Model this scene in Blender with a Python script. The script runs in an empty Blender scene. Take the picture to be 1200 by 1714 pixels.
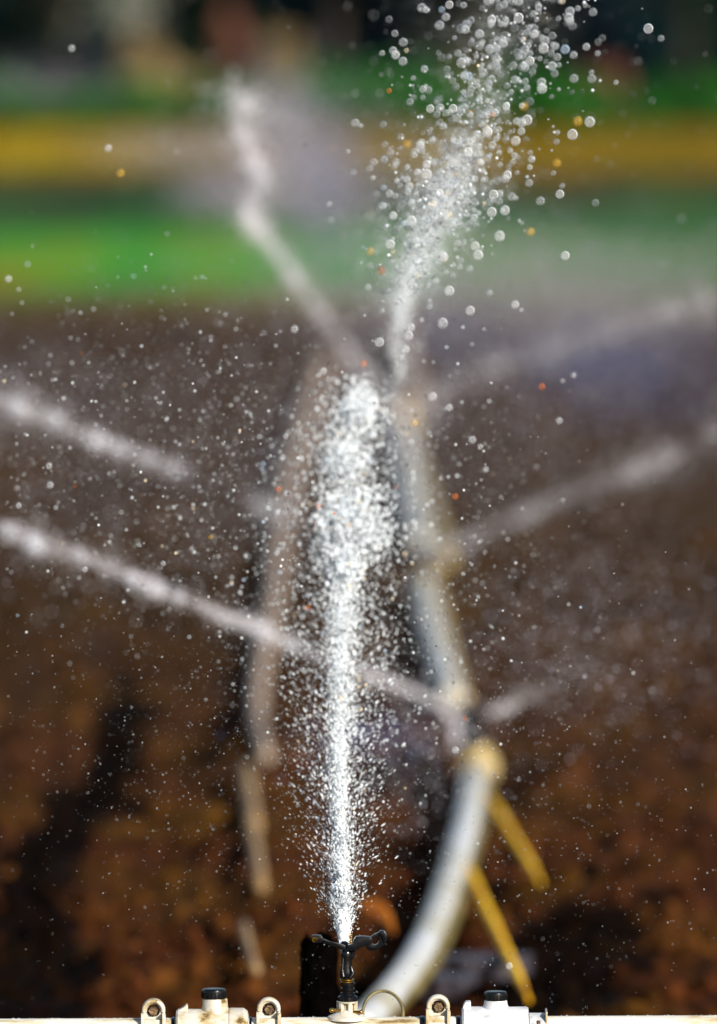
import bpy, bmesh, math, random
import numpy as np
from mathutils import Vector, Matrix, noise as mnoise

random.seed(7)
rng = np.random.default_rng(11)
scene = bpy.context.scene
COL = scene.collection
PI = math.pi

# ------------------------------------------------------------------ camera
W, H = 1200, 1714
VF = math.radians(7.6)
F = (H / 2) / math.tan(VF / 2)
PITCH = math.radians(3.68)
CAM = Vector((0, 0, 2.05))
GS = 2.05 / 1.7
FOCUS = 12.0

cam_d = bpy.data.cameras.new("camera")
cam = bpy.data.objects.new("camera", cam_d)
COL.objects.link(cam)
cam.location = CAM
cam.rotation_euler = (PI / 2 - PITCH, 0, 0)
cam_d.sensor_fit = 'VERTICAL'
cam_d.sensor_height = 36
cam_d.lens = 18 / math.tan(VF / 2)
cam_d.clip_end = 3000
cam_d.clip_start = 0.1
cam_d.dof.use_dof = True
cam_d.dof.focus_distance = FOCUS / math.cos(PITCH) * 1.0
cam_d.dof.aperture_fstop = cam_d.lens / 90.0
scene.camera = cam


def P(px, py, y):
    """point of the place seen at photo pixel (px, py) at distance y along the field"""
    u = (px - W / 2) / F
    v = -(py - H / 2) / F
    c, s = math.cos(PITCH), math.sin(PITCH)
    dx, dy, dz = u, c + v * s, -s + v * c
    t = y / dy
    return Vector((dx * t, y, CAM.z + dz * t))


def G(px, py, z=0.0):
    """point at height z above the ground seen at photo pixel (px, py)"""
    u = (px - W / 2) / F
    v = -(py - H / 2) / F
    c, s = math.cos(PITCH), math.sin(PITCH)
    dx, dy, dz = u, c + v * s, -s + v * c
    t = (z - CAM.z) / dz
    return Vector((dx * t, dy * t, z))


# ------------------------------------------------------------------ tagging
def tag(o, label=None, cat=None, group=None, kind=None):
    if label: o['label'] = label
    if cat: o['category'] = cat
    if group: o['group'] = group
    if kind: o['kind'] = kind
    return o


def thing(name, label, cat, loc=(0, 0, 0), group=None):
    o = bpy.data.objects.new(name, None)
    o.empty_display_size = 0.05
    COL.objects.link(o)
    o.location = loc
    tag(o, label, cat, group)
    return o


def link(name, me, mat, parent=None, world=True):
    o = bpy.data.objects.new(name, me)
    COL.objects.link(o)
    if mat: me.materials.append(mat)
    if parent:
        o.parent = parent
        if world:
            off = Vector(parent.location)
            p = parent.parent
            while p:
                off += Vector(p.location); p = p.parent
            o.location = -off
    return o


def from_bm(name, bm, mat, parent=None, smooth=True, world=True, angle=None):
    me = bpy.data.meshes.new(name)
    bm.normal_update()
    bm.to_mesh(me); bm.free()
    if smooth:
        me.polygons.foreach_set('use_smooth', [True] * len(me.polygons))
        if angle:
            me.set_sharp_from_angle(angle=math.radians(angle))
    return link(name, me, mat, parent, world)


def from_np(name, V, Fc, mat, parent=None, tint=None, smooth=True, world=True):
    me = bpy.data.meshes.new(name)
    V = np.ascontiguousarray(V, dtype=np.float32)
    Fc = np.ascontiguousarray(Fc, dtype=np.int32)
    n = Fc.shape[1]
    me.vertices.add(len(V)); me.vertices.foreach_set('co', V.ravel())
    me.loops.add(Fc.size); me.loops.foreach_set('vertex_index', Fc.ravel())
    me.polygons.add(len(Fc))
    me.polygons.foreach_set('loop_start', np.arange(0, Fc.size, n, dtype=np.int32))
    me.polygons.foreach_set('loop_total', np.full(len(Fc), n, dtype=np.int32))
    if smooth:
        me.polygons.foreach_set('use_smooth', np.ones(len(Fc), dtype=bool))
    me.update(calc_edges=True)
    if tint is not None:
        a = me.color_attributes.new('tint', 'FLOAT_COLOR', 'POINT')
        c = np.ones((len(V), 4), dtype=np.float32); c[:, :3] = tint
        a.data.foreach_set('color', c.ravel())
    return link(name, me, mat, parent, world)


# ------------------------------------------------------------------ materials
def new_mat(name):
    m = bpy.data.materials.new(name); m.use_nodes = True
    nt = m.node_tree
    b = nt.nodes['Principled BSDF']
    return m, nt, b


def N(nt, t, **kw):
    n = nt.nodes.new(t)
    for k, v in kw.items():
        if k in n.inputs: n.inputs[k].default_value = v
        else: setattr(n, k, v)
    return n


def ramp(nt, stops, fac):
    r = nt.nodes.new('ShaderNodeValToRGB')
    el = r.color_ramp.elements
    while len(el) < len(stops): el.new(0.5)
    for e, (p, c) in zip(el, stops):
        e.position = p; e.color = (*c, 1)
    nt.links.new(fac, r.inputs['Fac'])
    return r.outputs['Color']


def mat_noise(name, stops, scale=10, rough=0.6, detail=6, bump=0.0, bscale=40, metallic=0.0, spec=0.5, stretch=None, rough_var=0.0, dist=0.0):
    m, nt, b = new_mat(name)
    tc = N(nt, 'ShaderNodeTexCoord')
    src = tc.outputs['Object']
    if stretch:
        mp = N(nt, 'ShaderNodeMapping'); mp.inputs['Scale'].default_value = stretch
        nt.links.new(src, mp.inputs['Vector']); src = mp.outputs['Vector']
    n = N(nt, 'ShaderNodeTexNoise', Scale=scale, Detail=detail, Roughness=0.6, Distortion=dist)
    nt.links.new(src, n.inputs['Vector'])
    nt.links.new(ramp(nt, stops, n.outputs['Fac']), b.inputs['Base Color'])
    b.inputs['Roughness'].default_value = rough
    b.inputs['Metallic'].default_value = metallic
    b.inputs['Specular IOR Level'].default_value = spec
    if rough_var:
        mr = N(nt, 'ShaderNodeMapRange'); mr.inputs['To Min'].default_value = rough - rough_var; mr.inputs['To Max'].default_value = rough + rough_var
        nt.links.new(n.outputs['Fac'], mr.inputs['Value']); nt.links.new(mr.outputs['Result'], b.inputs['Roughness'])
    if bump:
        n2 = N(nt, 'ShaderNodeTexNoise', Scale=bscale, Detail=5)
        nt.links.new(tc.outputs['Object'], n2.inputs['Vector'])
        bp = N(nt, 'ShaderNodeBump', Strength=bump, Distance=0.01)
        nt.links.new(n2.outputs['Fac'], bp.inputs['Height'])
        nt.links.new(bp.outputs['Normal'], b.inputs['Normal'])
    return m


M = {}
M['white_plastic'] = mat_noise('weathered_white_plastic', [(0.34, (0.10, 0.065, 0.02)), (0.41, (0.34, 0.26, 0.13)), (0.52, (0.44, 0.41, 0.34)), (0.8, (0.52, 0.50, 0.46))], scale=34, rough=0.38, bump=0.15, bscale=90, rough_var=0.12)
M['cream_pipe'] = mat_noise('cream_weathered_pipe', [(0.30, (0.18, 0.12, 0.04)), (0.38, (0.46, 0.39, 0.25)), (0.47, (0.60, 0.58, 0.51)), (0.75, (0.68, 0.67, 0.63))], scale=9, rough=0.4, bump=0.12, bscale=60, stretch=(1, 4, 4), rough_var=0.1)
M['grey_plastic'] = mat_noise('pale_grey_plastic', [(0.34, (0.22, 0.21, 0.19)), (0.46, (0.42, 0.43, 0.45)), (0.6, (0.50, 0.51, 0.54)), (0.8, (0.56, 0.57, 0.60))], scale=22, rough=0.4, bump=0.1, bscale=90)
M['black_plastic'] = mat_noise('black_plastic', [(0.3, (0.002, 0.0025, 0.003)), (0.7, (0.005, 0.0055, 0.007))], scale=40, rough=0.24, bump=0.08, bscale=70, spec=0.28)
M['brass'] = mat_noise('tarnished_brass', [(0.3, (0.25, 0.13, 0.02)), (0.7, (0.62, 0.40, 0.09))], scale=60, rough=0.3, metallic=1.0)
M['rusty_steel'] = mat_noise('rusty_steel', [(0.3, (0.035, 0.018, 0.008)), (0.6, (0.16, 0.10, 0.05)), (0.75, (0.28, 0.20, 0.10))], scale=80, rough=0.5, metallic=0.6, bump=0.3, bscale=200)
M['far_pipe'] = mat_noise('receding_white_pipe', [(0.36, (0.32, 0.28, 0.18)), (0.5, (0.46, 0.46, 0.45)), (0.75, (0.54, 0.57, 0.62))], scale=5, rough=0.4, detail=4)
M['yellow_fitting'] = mat_noise('yellowed_fitting', [(0.35, (0.30, 0.20, 0.04)), (0.6, (0.40, 0.30, 0.12)), (0.8, (0.46, 0.40, 0.24))], scale=12, rough=0.45)
M['yellow_tube'] = mat_noise('yellow_tube', [(0.35, (0.60, 0.24, 0.001)), (0.55, (0.90, 0.52, 0.001)), (0.8, (0.92, 0.60, 0.004))], scale=7, rough=0.6, spec=0.15)
M['tan_pipe'] = mat_noise('dusty_tan_pipe', [(0.35, (0.22, 0.15, 0.105)), (0.6, (0.32, 0.235, 0.17)), (0.8, (0.40, 0.31, 0.24))], scale=4, rough=0.7)
M['reed'] = mat_noise('dry_reed', [(0.35, (0.16, 0.085, 0.025)), (0.6, (0.34, 0.22, 0.10)), (0.8, (0.46, 0.35, 0.20))], scale=9, rough=0.7)
M['orange_leaf'] = mat_noise('orange_dry_leaf', [(0.35, (0.62, 0.17, 0.006)), (0.7, (0.88, 0.33, 0.020))], scale=20, rough=0.6)
M['wire'] = mat_noise('brown_wire', [(0.35, (0.06, 0.045, 0.012)), (0.7, (0.18, 0.15, 0.05))], scale=60, rough=0.5)
M['near_black'] = mat_noise('rough_near_black', [(0.35, (0.0006, 0.0005, 0.0005)), (0.7, (0.0018, 0.0014, 0.0012))], scale=30, rough=0.95, bump=0.6, bscale=60, spec=0.0)
M['trunk'] = mat_noise('dark_bark', [(0.35, (0.010, 0.008, 0.006)), (0.7, (0.045, 0.032, 0.022))], scale=6, rough=0.9, stretch=(1, 1, 0.2))
M['pale_trunk'] = mat_noise('pale_bark', [(0.35, (0.12, 0.085, 0.05)), (0.7, (0.30, 0.21, 0.13))], scale=6, rough=0.9, stretch=(1, 1, 0.2))


def leaf_mat(name, c0, c1, c2, transl=0.3):
    m, nt, b = new_mat(name)
    tc = N(nt, 'ShaderNodeTexCoord')
    n = N(nt, 'ShaderNodeTexNoise', Scale=1.1, Detail=4)
    nt.links.new(tc.outputs['Object'], n.inputs['Vector'])
    c = ramp(nt, [(0.35, c0), (0.5, c1), (0.68, c2)], n.outputs['Fac'])
    nt.links.new(c, b.inputs['Base Color'])
    b.inputs['Roughness'].default_value = 0.7; b.inputs['Specular IOR Level'].default_value = 0.08
    t = N(nt, 'ShaderNodeBsdfTranslucent'); nt.links.new(c, t.inputs['Color'])
    mx = N(nt, 'ShaderNodeMixShader'); mx.inputs[0].default_value = transl
    nt.links.new(b.outputs[0], mx.inputs[1]); nt.links.new(t.outputs[0], mx.inputs[2])
    nt.links.new(mx.outputs[0], nt.nodes['Material Output'].inputs['Surface'])
    return m


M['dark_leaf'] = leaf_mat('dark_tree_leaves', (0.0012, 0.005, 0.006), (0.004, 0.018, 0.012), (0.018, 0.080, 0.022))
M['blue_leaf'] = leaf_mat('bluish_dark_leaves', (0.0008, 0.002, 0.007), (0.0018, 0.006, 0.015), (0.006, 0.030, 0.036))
M['green_leaf'] = leaf_mat('green_hedge_leaves', (0.006, 0.045, 0.010), (0.020, 0.13, 0.016), (0.05, 0.19, 0.022))
M['tan_leaf'] = leaf_mat('dry_tan_leaves', (0.16, 0.12, 0.055), (0.36, 0.26, 0.12), (0.48, 0.36, 0.18))
M['red_leaf'] = leaf_mat('reddish_leaves', (0.11, 0.045, 0.03), (0.26, 0.11, 0.075), (0.36, 0.18, 0.13))
M['grass_blade'] = leaf_mat('grass_blades', (0.010, 0.10, 0.012), (0.025, 0.15, 0.010), (0.06, 0.12, 0.008))
M['crop_blade'] = leaf_mat('yellow_crop_blades', (0.05, 0.034, 0.004), (0.15, 0.10, 0.006), (0.24, 0.17, 0.010))

# soil: reddish near the pipe, greyed by painted haze farther, with shadows painted dark
def soil_mat():
    m, nt, b = new_mat('tilled_soil')
    g = N(nt, 'ShaderNodeNewGeometry')
    n1 = N(nt, 'ShaderNodeTexNoise', Scale=11.0, Detail=9, Roughness=0.72)
    nt.links.new(g.outputs['Position'], n1.inputs['Vector'])
    near = ramp(nt, [(0.32, (0.003, 0.0010, 0.0004)), (0.45, (0.024, 0.0066, 0.0017)), (0.56, (0.054, 0.0155, 0.0040)), (0.70, (0.105, 0.036, 0.0110))], n1.outputs['Fac'])
    far = ramp(nt, [(0.30, (0.011, 0.006, 0.003)), (0.5, (0.029, 0.0155, 0.0080)), (0.72, (0.054, 0.030, 0.016))], n1.outputs['Fac'])
    sep = N(nt, 'ShaderNodeSeparateXYZ'); nt.links.new(g.outputs['Position'], sep.inputs[0])
    mr = N(nt, 'ShaderNodeMapRange'); mr.inputs['From Min'].default_value = 17; mr.inputs['From Max'].default_value = 27
    nt.links.new(sep.outputs['Y'], mr.inputs['Value'])
    mix = N(nt, 'ShaderNodeMix', data_type='RGBA')
    nt.links.new(mr.outputs['Result'], mix.inputs['Factor'])
    nt.links.new(near, mix.inputs[6]); nt.links.new(far, mix.inputs[7])
    # ochre streaks
    n2 = N(nt, 'ShaderNodeTexNoise', Scale=1.6, Detail=3)
    nt.links.new(g.outputs['Position'], n2.inputs['Vector'])
    f2 = ramp(nt, [(0.45, (0, 0, 0)), (0.66, (1, 1, 1))], n2.outputs['Fac'])
    mix2 = N(nt, 'ShaderNodeMix', data_type='RGBA')
    sc = N(nt, 'ShaderNodeMath', operation='MULTIPLY'); sc.inputs[1].default_value = 0.50
    nt.links.new(f2, sc.inputs[0]); nt.links.new(sc.outputs[0], mix2.inputs['Factor'])
    nt.links.new(mix.outputs[2], mix2.inputs[6]); mix2.inputs[7].default_value = (0.072, 0.035, 0.004, 1)
    # shaded ground painted near black (attribute 'tint' holds its outline)
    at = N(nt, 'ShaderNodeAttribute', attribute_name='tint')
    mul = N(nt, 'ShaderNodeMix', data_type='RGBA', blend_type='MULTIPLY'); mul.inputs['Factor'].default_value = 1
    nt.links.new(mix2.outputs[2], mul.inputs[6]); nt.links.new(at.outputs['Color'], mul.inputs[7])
    nt.links.new(mul.outputs[2], b.inputs['Base Color'])
    b.inputs['Roughness'].default_value = 0.9
    b.inputs['Specular IOR Level'].default_value = 0.04
    n3 = N(nt, 'ShaderNodeTexNoise', Scale=70, Detail=6)
    nt.links.new(g.outputs['Position'], n3.inputs['Vector'])
    bp = N(nt, 'ShaderNodeBump', Strength=0.6, Distance=0.012)
    nt.links.new(n3.outputs['Fac'], bp.inputs['Height']); nt.links.new(bp.outputs['Normal'], b.inputs['Normal'])
    return m


M['soil'] = soil_mat()


def drop_mat(name, gain, rough=0.15, transl=0.25):
    m, nt, b = new_mat(name)
    at = N(nt, 'ShaderNodeAttribute', attribute_name='tint')
    mul = N(nt, 'ShaderNodeMix', data_type='RGBA', blend_type='MULTIPLY'); mul.inputs['Factor'].default_value = 1
    nt.links.new(at.outputs['Color'], mul.inputs[6]); mul.inputs[7].default_value = (gain, gain, gain, 1)
    nt.links.new(mul.outputs[2], b.inputs['Base Color'])
    b.inputs['Roughness'].default_value = rough
    b.inputs['IOR'].default_value = 1.33
    t = N(nt, 'ShaderNodeBsdfTranslucent'); nt.links.new(mul.outputs[2], t.inputs['Color'])
    mx = N(nt, 'ShaderNodeMixShader'); mx.inputs[0].default_value = transl
    nt.links.new(b.outputs[0], mx.inputs[1]); nt.links.new(t.outputs[0], mx.inputs[2])
    nt.links.new(mx.outputs[0], nt.nodes['Material Output'].inputs['Surface'])
    return m


def white_rim_mat(name):
    """a drop with a see-through middle; its bright rim is painted opaque white"""
    m = drop_mat(name, 0.97, 0.08)
    nt = m.node_tree
    out = nt.nodes['Material Output']
    old = out.inputs['Surface'].links[0].from_socket
    lw = N(nt, 'ShaderNodeLayerWeight'); lw.inputs['Blend'].default_value = 0.5
    f = ramp(nt, [(0.0, (0.10,) * 3), (0.40, (0.16,) * 3), (0.60, (0.55,) * 3), (0.70, (1.0,) * 3)], lw.outputs['Facing'])  # painted bright rim, after the ring of an out-of-focus glint
    tr = N(nt, 'ShaderNodeBsdfTransparent')
    mx = N(nt, 'ShaderNodeMixShader')
    nt.links.new(f, mx.inputs[0]); nt.links.new(tr.outputs[0], mx.inputs[1]); nt.links.new(old, mx.inputs[2])
    nt.links.new(mx.outputs[0], out.inputs['Surface'])
    return m


M['white_rim'] = white_rim_mat('painted_rim_drop')
M['water'] = drop_mat('white_water', 0.95)
M['far_water'] = drop_mat('blurred_water', 0.95)
M['mist'] = drop_mat('fine_mist', 0.42)
M['mist_bright'] = drop_mat('hazy_water', 0.62)


# ------------------------------------------------------------------ mesh helpers
def ico_np(sub):
    bm = bmesh.new(); bmesh.ops.create_icosphere(bm, subdivisions=sub, radius=1)
    V = np.array([v.co[:] for v in bm.verts]); Fc = np.array([[v.index for v in f.verts] for f in bm.faces]); bm.free()
    return V, Fc


OCT = (np.array([[1, 0, 0], [-1, 0, 0], [0, 1, 0], [0, -1, 0], [0, 0, 1], [0, 0, -1]], float),
       np.array([[0, 2, 4], [2, 1, 4], [1, 3, 4], [3, 0, 4], [2, 0, 5], [1, 2, 5], [3, 1, 5], [0, 3, 5]]))
ICO = ico_np(1)
ICO2 = ico_np(2)


def balls(C, R, D=None, S=None, base=ICO, wob=0.0):
    """many balls at C with radius R, stretched S times along D"""
    bv, bf = base
    n, k = len(C), len(bv)
    R = np.broadcast_to(np.asarray(R, float), (n,))
    V = np.repeat(bv[None], n, 0) * R[:, None, None]
    if wob:
        V = V * (1 + wob * rng.standard_normal((n, k, 1)))
    if D is not None:
        Dn = D / np.linalg.norm(D, axis=1, keepdims=True)
        pr = np.einsum('nkc,nc->nk', V, Dn)
        V = V + pr[:, :, None] * Dn[:, None, :] * (np.asarray(S)[:, None, None] - 1)
    V = V + C[:, None, :]
    Fc = bf[None] + (np.arange(n) * k)[:, None, None]
    return V.reshape(-1, 3), Fc.reshape(-1, 3), k


def white_tints(n, orange=0.02, warm=0.04, lo=0.55, pw=1.0):  # drop colours with sparkle and refracted orange and yellow painted in
    t = np.ones((n, 3)) * (lo + (1 - lo) * rng.random((n, 1)) ** pw)
    t *= np.array([0.90, 0.96, 1.0])
    r = rng.random(n)
    t[r < orange] = np.array([1.0, 0.30, 0.03]) * rng.uniform(0.8, 1, ((r < orange).sum(), 1))
    w = (r >= orange) & (r < orange + warm)
    t[w] = np.array([1.0, 0.86, 0.60])
    w = (r >= orange + warm) & (r < orange + warm * 1.6)
    t[w] = np.array([0.65, 0.82, 1.0])
    return t


def drops(name, C, R, mat, parent=None, D=None, S=None, base=ICO, tints=None, orange=0.008, warm=0.03):
    if tints is None: tints = white_tints(len(C), orange, warm)
    V, Fc, k = balls(C, R, D, S, base)
    o = from_np(name, V, Fc, mat, parent, np.repeat(tints, k, 0))
    o['kind'] = 'stuff'
    return o


def tube(bm, pts, radii, seg=14, cap=True):
    pts = [Vector(p) for p in pts]
    n = len(pts)
    if not hasattr(radii, '__len__'): radii = [radii] * n
    rings = []
    up = Vector((0, 0, 1))
    prev = None
    for i, p in enumerate(pts):
        t = (pts[min(i + 1, n - 1)] - pts[max(i - 1, 0)]).normalized()
        if prev is None:
            a = t.cross(up)
            if a.length < 1e-3: a = t.cross(Vector((1, 0, 0)))
        else:
            a = prev - t * prev.dot(t)
        a.normalize(); prev = a
        b = t.cross(a)
        rings.append([bm.verts.new(p + (a * math.cos(2 * PI * k / seg) + b * math.sin(2 * PI * k / seg)) * radii[i]) for k in range(seg)])
    for r0, r1 in zip(rings, rings[1:]):
        for k in range(seg):
            bm.faces.new((r0[k], r0[(k + 1) % seg], r1[(k + 1) % seg], r1[k]))
    if cap:
        bm.faces.new(rings[0][::-1]); bm.faces.new(rings[-1])
    bmesh.ops.recalc_face_normals(bm, faces=bm.faces)


def lathe(bm, prof, origin, axis=(0, 0, 1), seg=28):
    """profile [(radius, along)]"""
    q = Vector((0, 0, 1)).rotation_difference(Vector(axis))
    rings = []
    for r, z in prof:
        rings.append([bm.verts.new(Vector(origin) + q @ Vector((r * math.cos(2 * PI * k / seg), r * math.sin(2 * PI * k / seg), z))) for k in range(seg)])
    for r0, r1 in zip(rings, rings[1:]):
        for k in range(seg):
            bm.faces.new((r0[k], r0[(k + 1) % seg], r1[(k + 1) % seg], r1[k]))
    bm.faces.new(rings[0][::-1]); bm.faces.new(rings[-1])
    bmesh.ops.recalc_face_normals(bm, faces=bm.faces)


def prism(bm, outline, y0, y1, hole=None, bevel=0.0012):
    """outline in (x, z) pushed from y0 to y1; hole is an outline with as many points"""
    vs0 = [bm.verts.new((x, y0, z)) for x, z in outline]
    vs1 = [bm.verts.new((x, y1, z)) for x, z in outline]
    n = len(outline)
    new = []
    for k in range(n):
        new.append(bm.faces.new((vs0[k], vs0[(k + 1) % n], vs1[(k + 1) % n], vs1[k])))
    if hole is None:
        new.append(bm.faces.new(vs0)); new.append(bm.faces.new(vs1[::-1]))
    else:
        h0 = [bm.verts.new((x, y0, z)) for x, z in hole]
        h1 = [bm.verts.new((x, y1, z)) for x, z in hole]
        for k in range(n):
            j = (k + 1) % n
            new.append(bm.faces.new((h0[k], h0[j], h1[j], h1[k])))
            new.append(bm.faces.new((vs0[k], vs0[j], h0[j], h0[k])))
            new.append(bm.faces.new((vs1[k], vs1[j], h1[j], h1[k])))
    bmesh.ops.recalc_face_normals(bm, faces=bm.faces)
    if bevel:
        ed = set()
        for f in new:
            for e in f.edges:
                if len(e.link_faces) == 2 and e.calc_face_angle() > 0.6: ed.add(e)
        bmesh.ops.bevel(bm, geom=list(ed), offset=bevel, segments=2, affect='EDGES', profile=0.6)


def spline(pts, n):
    """Catmull-Rom through points (any length of tuple)"""
    A = np.array(pts, float)
    A = np.vstack([2 * A[0] - A[1], A, 2 * A[-1] - A[-2]])
    out = []
    m = len(pts) - 1
    for t in np.linspace(0, m - 1e-6, n):
        i = int(t); f = t - i
        p0, p1, p2, p3 = A[i], A[i + 1], A[i + 2], A[i + 3]
        out.append(0.5 * ((2 * p1) + (-p0 + p2) * f + (2 * p0 - 5 * p1 + 4 * p2 - p3) * f ** 2 + (-p0 + 3 * p1 - 3 * p2 + p3) * f ** 3))
    return np.array(out)


# ------------------------------------------------------------------ value noise for terrain
def vnoise(X, Y, seed):
    r = np.random.default_rng(seed)
    T = r.random((257, 257))
    xi, yi = np.floor(X).astype(int), np.floor(Y).astype(int)
    fx, fy = X - xi, Y - yi
    fx = fx * fx * (3 - 2 * fx); fy = fy * fy * (3 - 2 * fy)
    xi &= 255; yi &= 255
    return (T[xi, yi] * (1 - fx) + T[xi + 1, yi] * fx) * (1 - fy) + (T[xi, yi + 1] * (1 - fx) + T[xi + 1, yi + 1] * fx) * fy


def sstep(a, b, x):
    t = np.clip((x - a) / (b - a), 0, 1)
    return t * t * (3 - 2 * t)


ZT = P(600, 1702.5, 12.0).z      # top of the pipe along the bottom
PR = 0.036


def soil_height(X, Y):
    amp = 1.0 - 0.0 * Y
    z = 0.030 * (vnoise(X * 3.1 + 40, Y * 2.2 + 7, 1) - 0.5)
    z += 0.034 * (vnoise(X * 9 + 3, Y * 6 + 1, 2) - 0.5)
    z += 0.022 * (vnoise(X * 22, Y * 17, 3) - 0.5)
    z += 0.010 * (vnoise(X * 45, Y * 40, 4) - 0.5)
    z -= 0.012
    bank = (ZT - 2 * PR + 0.004) * (1 - sstep(0.35, 1.7, np.abs(Y - 12.0)))      # the pipe lies along a low bank
    z *= 1.35
    return z * (0.25 + 0.75 * sstep(0.6, 2.0, np.abs(Y - 12.0))) + bank - 0.012


def ground_shade(X, Y):
    """1 in the open, towards 0 where shadow on the soil is painted"""
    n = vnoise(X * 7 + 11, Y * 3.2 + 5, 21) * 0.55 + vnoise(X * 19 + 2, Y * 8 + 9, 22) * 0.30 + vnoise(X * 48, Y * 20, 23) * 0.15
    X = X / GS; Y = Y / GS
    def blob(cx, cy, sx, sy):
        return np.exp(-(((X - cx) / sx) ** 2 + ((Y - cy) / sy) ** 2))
    band = np.exp(-((X + 0.60 + 0.05 * np.sin(Y * 1.3)) / 0.085) ** 2) * sstep(12.2, 13.4, Y) * (1 - sstep(17.5, 22.5, Y))      # shade along a furrow, painted dark
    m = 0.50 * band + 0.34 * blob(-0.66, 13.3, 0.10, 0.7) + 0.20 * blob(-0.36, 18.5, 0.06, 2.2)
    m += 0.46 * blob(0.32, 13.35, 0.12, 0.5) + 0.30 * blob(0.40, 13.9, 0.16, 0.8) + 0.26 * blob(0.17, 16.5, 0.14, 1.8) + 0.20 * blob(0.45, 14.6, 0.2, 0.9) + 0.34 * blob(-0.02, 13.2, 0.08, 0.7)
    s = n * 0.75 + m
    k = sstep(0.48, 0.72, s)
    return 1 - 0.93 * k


def soil_field():
    xs = np.concatenate([-np.geomspace(120, 1.65, 46), np.arange(-1.6, 1.6001, 0.018), np.geomspace(1.65, 120, 46)])
    ys = np.concatenate([np.arange(-30, 10.0, 2.0), np.arange(10, 15.2, 0.08), np.arange(15.2, 23, 0.035), np.arange(23, 53.6, 0.13)])
    X, Y = np.meshgrid(xs, ys, indexing='ij')
    Z = soil_height(X, Y)
    V = np.stack([X, Y, Z], -1).reshape(-1, 3)
    ny = len(ys)
    i, j = np.meshgrid(np.arange(len(xs) - 1), np.arange(ny - 1), indexing='ij')
    a = (i * ny + j).ravel()
    Fc = np.stack([a, a + ny, a + ny + 1, a + 1], 1)
    shd = ground_shade(X, Y).reshape(-1, 1)
    o = from_np('soil_field', V, Fc, M['soil'], tint=np.repeat(shd, 3, 1))
    tag(o, 'tilled brown soil with dark painted shadows behind the pipe', 'soil', kind='structure')


soil_field()


def clods():
    Cs, Rs = [], []
    n = 6500
    y = 15.2 + (rng.random(n) ** 1.5) * 16
    x = (rng.random(n) - 0.5) * 2 * (0.05 * y + 0.25)
    r = 0.008 + 0.026 * rng.random(n) ** 3.5
    z = soil_height(x, y) + r * 0.25
    C = np.stack([x, y, z], 1)
    V, Fc, k = balls(C, r, base=ICO2 if False else ICO2, wob=0.0)
    # lumpy outline
    Vr = V.reshape(n, k, 3)
    off = vnoise(V[:, 0] * 60 + V[:, 1] * 13, V[:, 2] * 60 + V[:, 1] * 31, 9).reshape(n, k, 1)
    Vr = C[:, None, :] + (Vr - C[:, None, :]) * (0.35 + 1.2 * off) * rng.uniform(0.65, 1.35, (n, 1, 3))
    shd = ground_shade(x, y) * rng.uniform(0.55, 1.4, n)
    o = from_np('soil_clods', Vr.reshape(-1, 3), Fc, M['soil'], tint=np.repeat(np.repeat(shd[:, None], 3, 1), k, 0))
    tag(o, 'loose brown clods scattered over the tilled soil', 'soil clods', kind='stuff')


clods()

# ------------------------------------------------------------------ strips of the field, out to the horizon
def strip(name, y0, y1, z, mat, label, half=400, ragged=0.0):
    xs = np.concatenate([-np.geomspace(half, 21, 14), np.arange(-20, 20.01, 0.4), np.geomspace(21, half, 14)])
    bm = bmesh.new()
    q = y1 * 0.37
    edge = y1 + ragged * (vnoise(xs * 0.55 + 60, xs * 0 + q, 41) * 0.6 + vnoise(xs * 1.7 + 90, xs * 0 + q, 42) * 0.4 - 0.5) * 2
    a = [bm.verts.new((x, y0, z)) for x in xs]
    b = [bm.verts.new((x, e, z)) for x, e in zip(xs, edge)]
    for k in range(len(xs) - 1): bm.faces.new((a[k], a[k + 1], b[k + 1], b[k]))
    o = from_bm(name, bm, mat, smooth=False)
    tag(o, label, kind='structure')


M['ground'] = mat_noise('far_ground', [(0.35, (0.02, 0.014, 0.008)), (0.65, (0.06, 0.042, 0.026))], scale=0.8, rough=0.95, spec=0.1)
M['turf'] = mat_noise('turf', [(0.30, (0.010, 0.070, 0.014)), (0.46, (0.022, 0.115, 0.012)), (0.56, (0.055, 0.105, 0.008)), (0.68, (0.085, 0.060, 0.008))], scale=0.42, rough=0.9, spec=0.1, stretch=(1, 0.30, 1))
M['stubble'] = mat_noise('yellow_stubble', [(0.35, (0.055, 0.035, 0.006)), (0.6, (0.17, 0.11, 0.006))], scale=0.35, rough=0.9, spec=0.1, stretch=(1, 0.12, 1))
M['dim_soil'] = mat_noise('weedy_soil', [(0.35, (0.016, 0.012, 0.005)), (0.55, (0.018, 0.024, 0.007)), (0.7, (0.06, 0.020, 0.006))], scale=0.5, rough=0.95, spec=0.1, stretch=(1, 0.3, 1))
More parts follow.
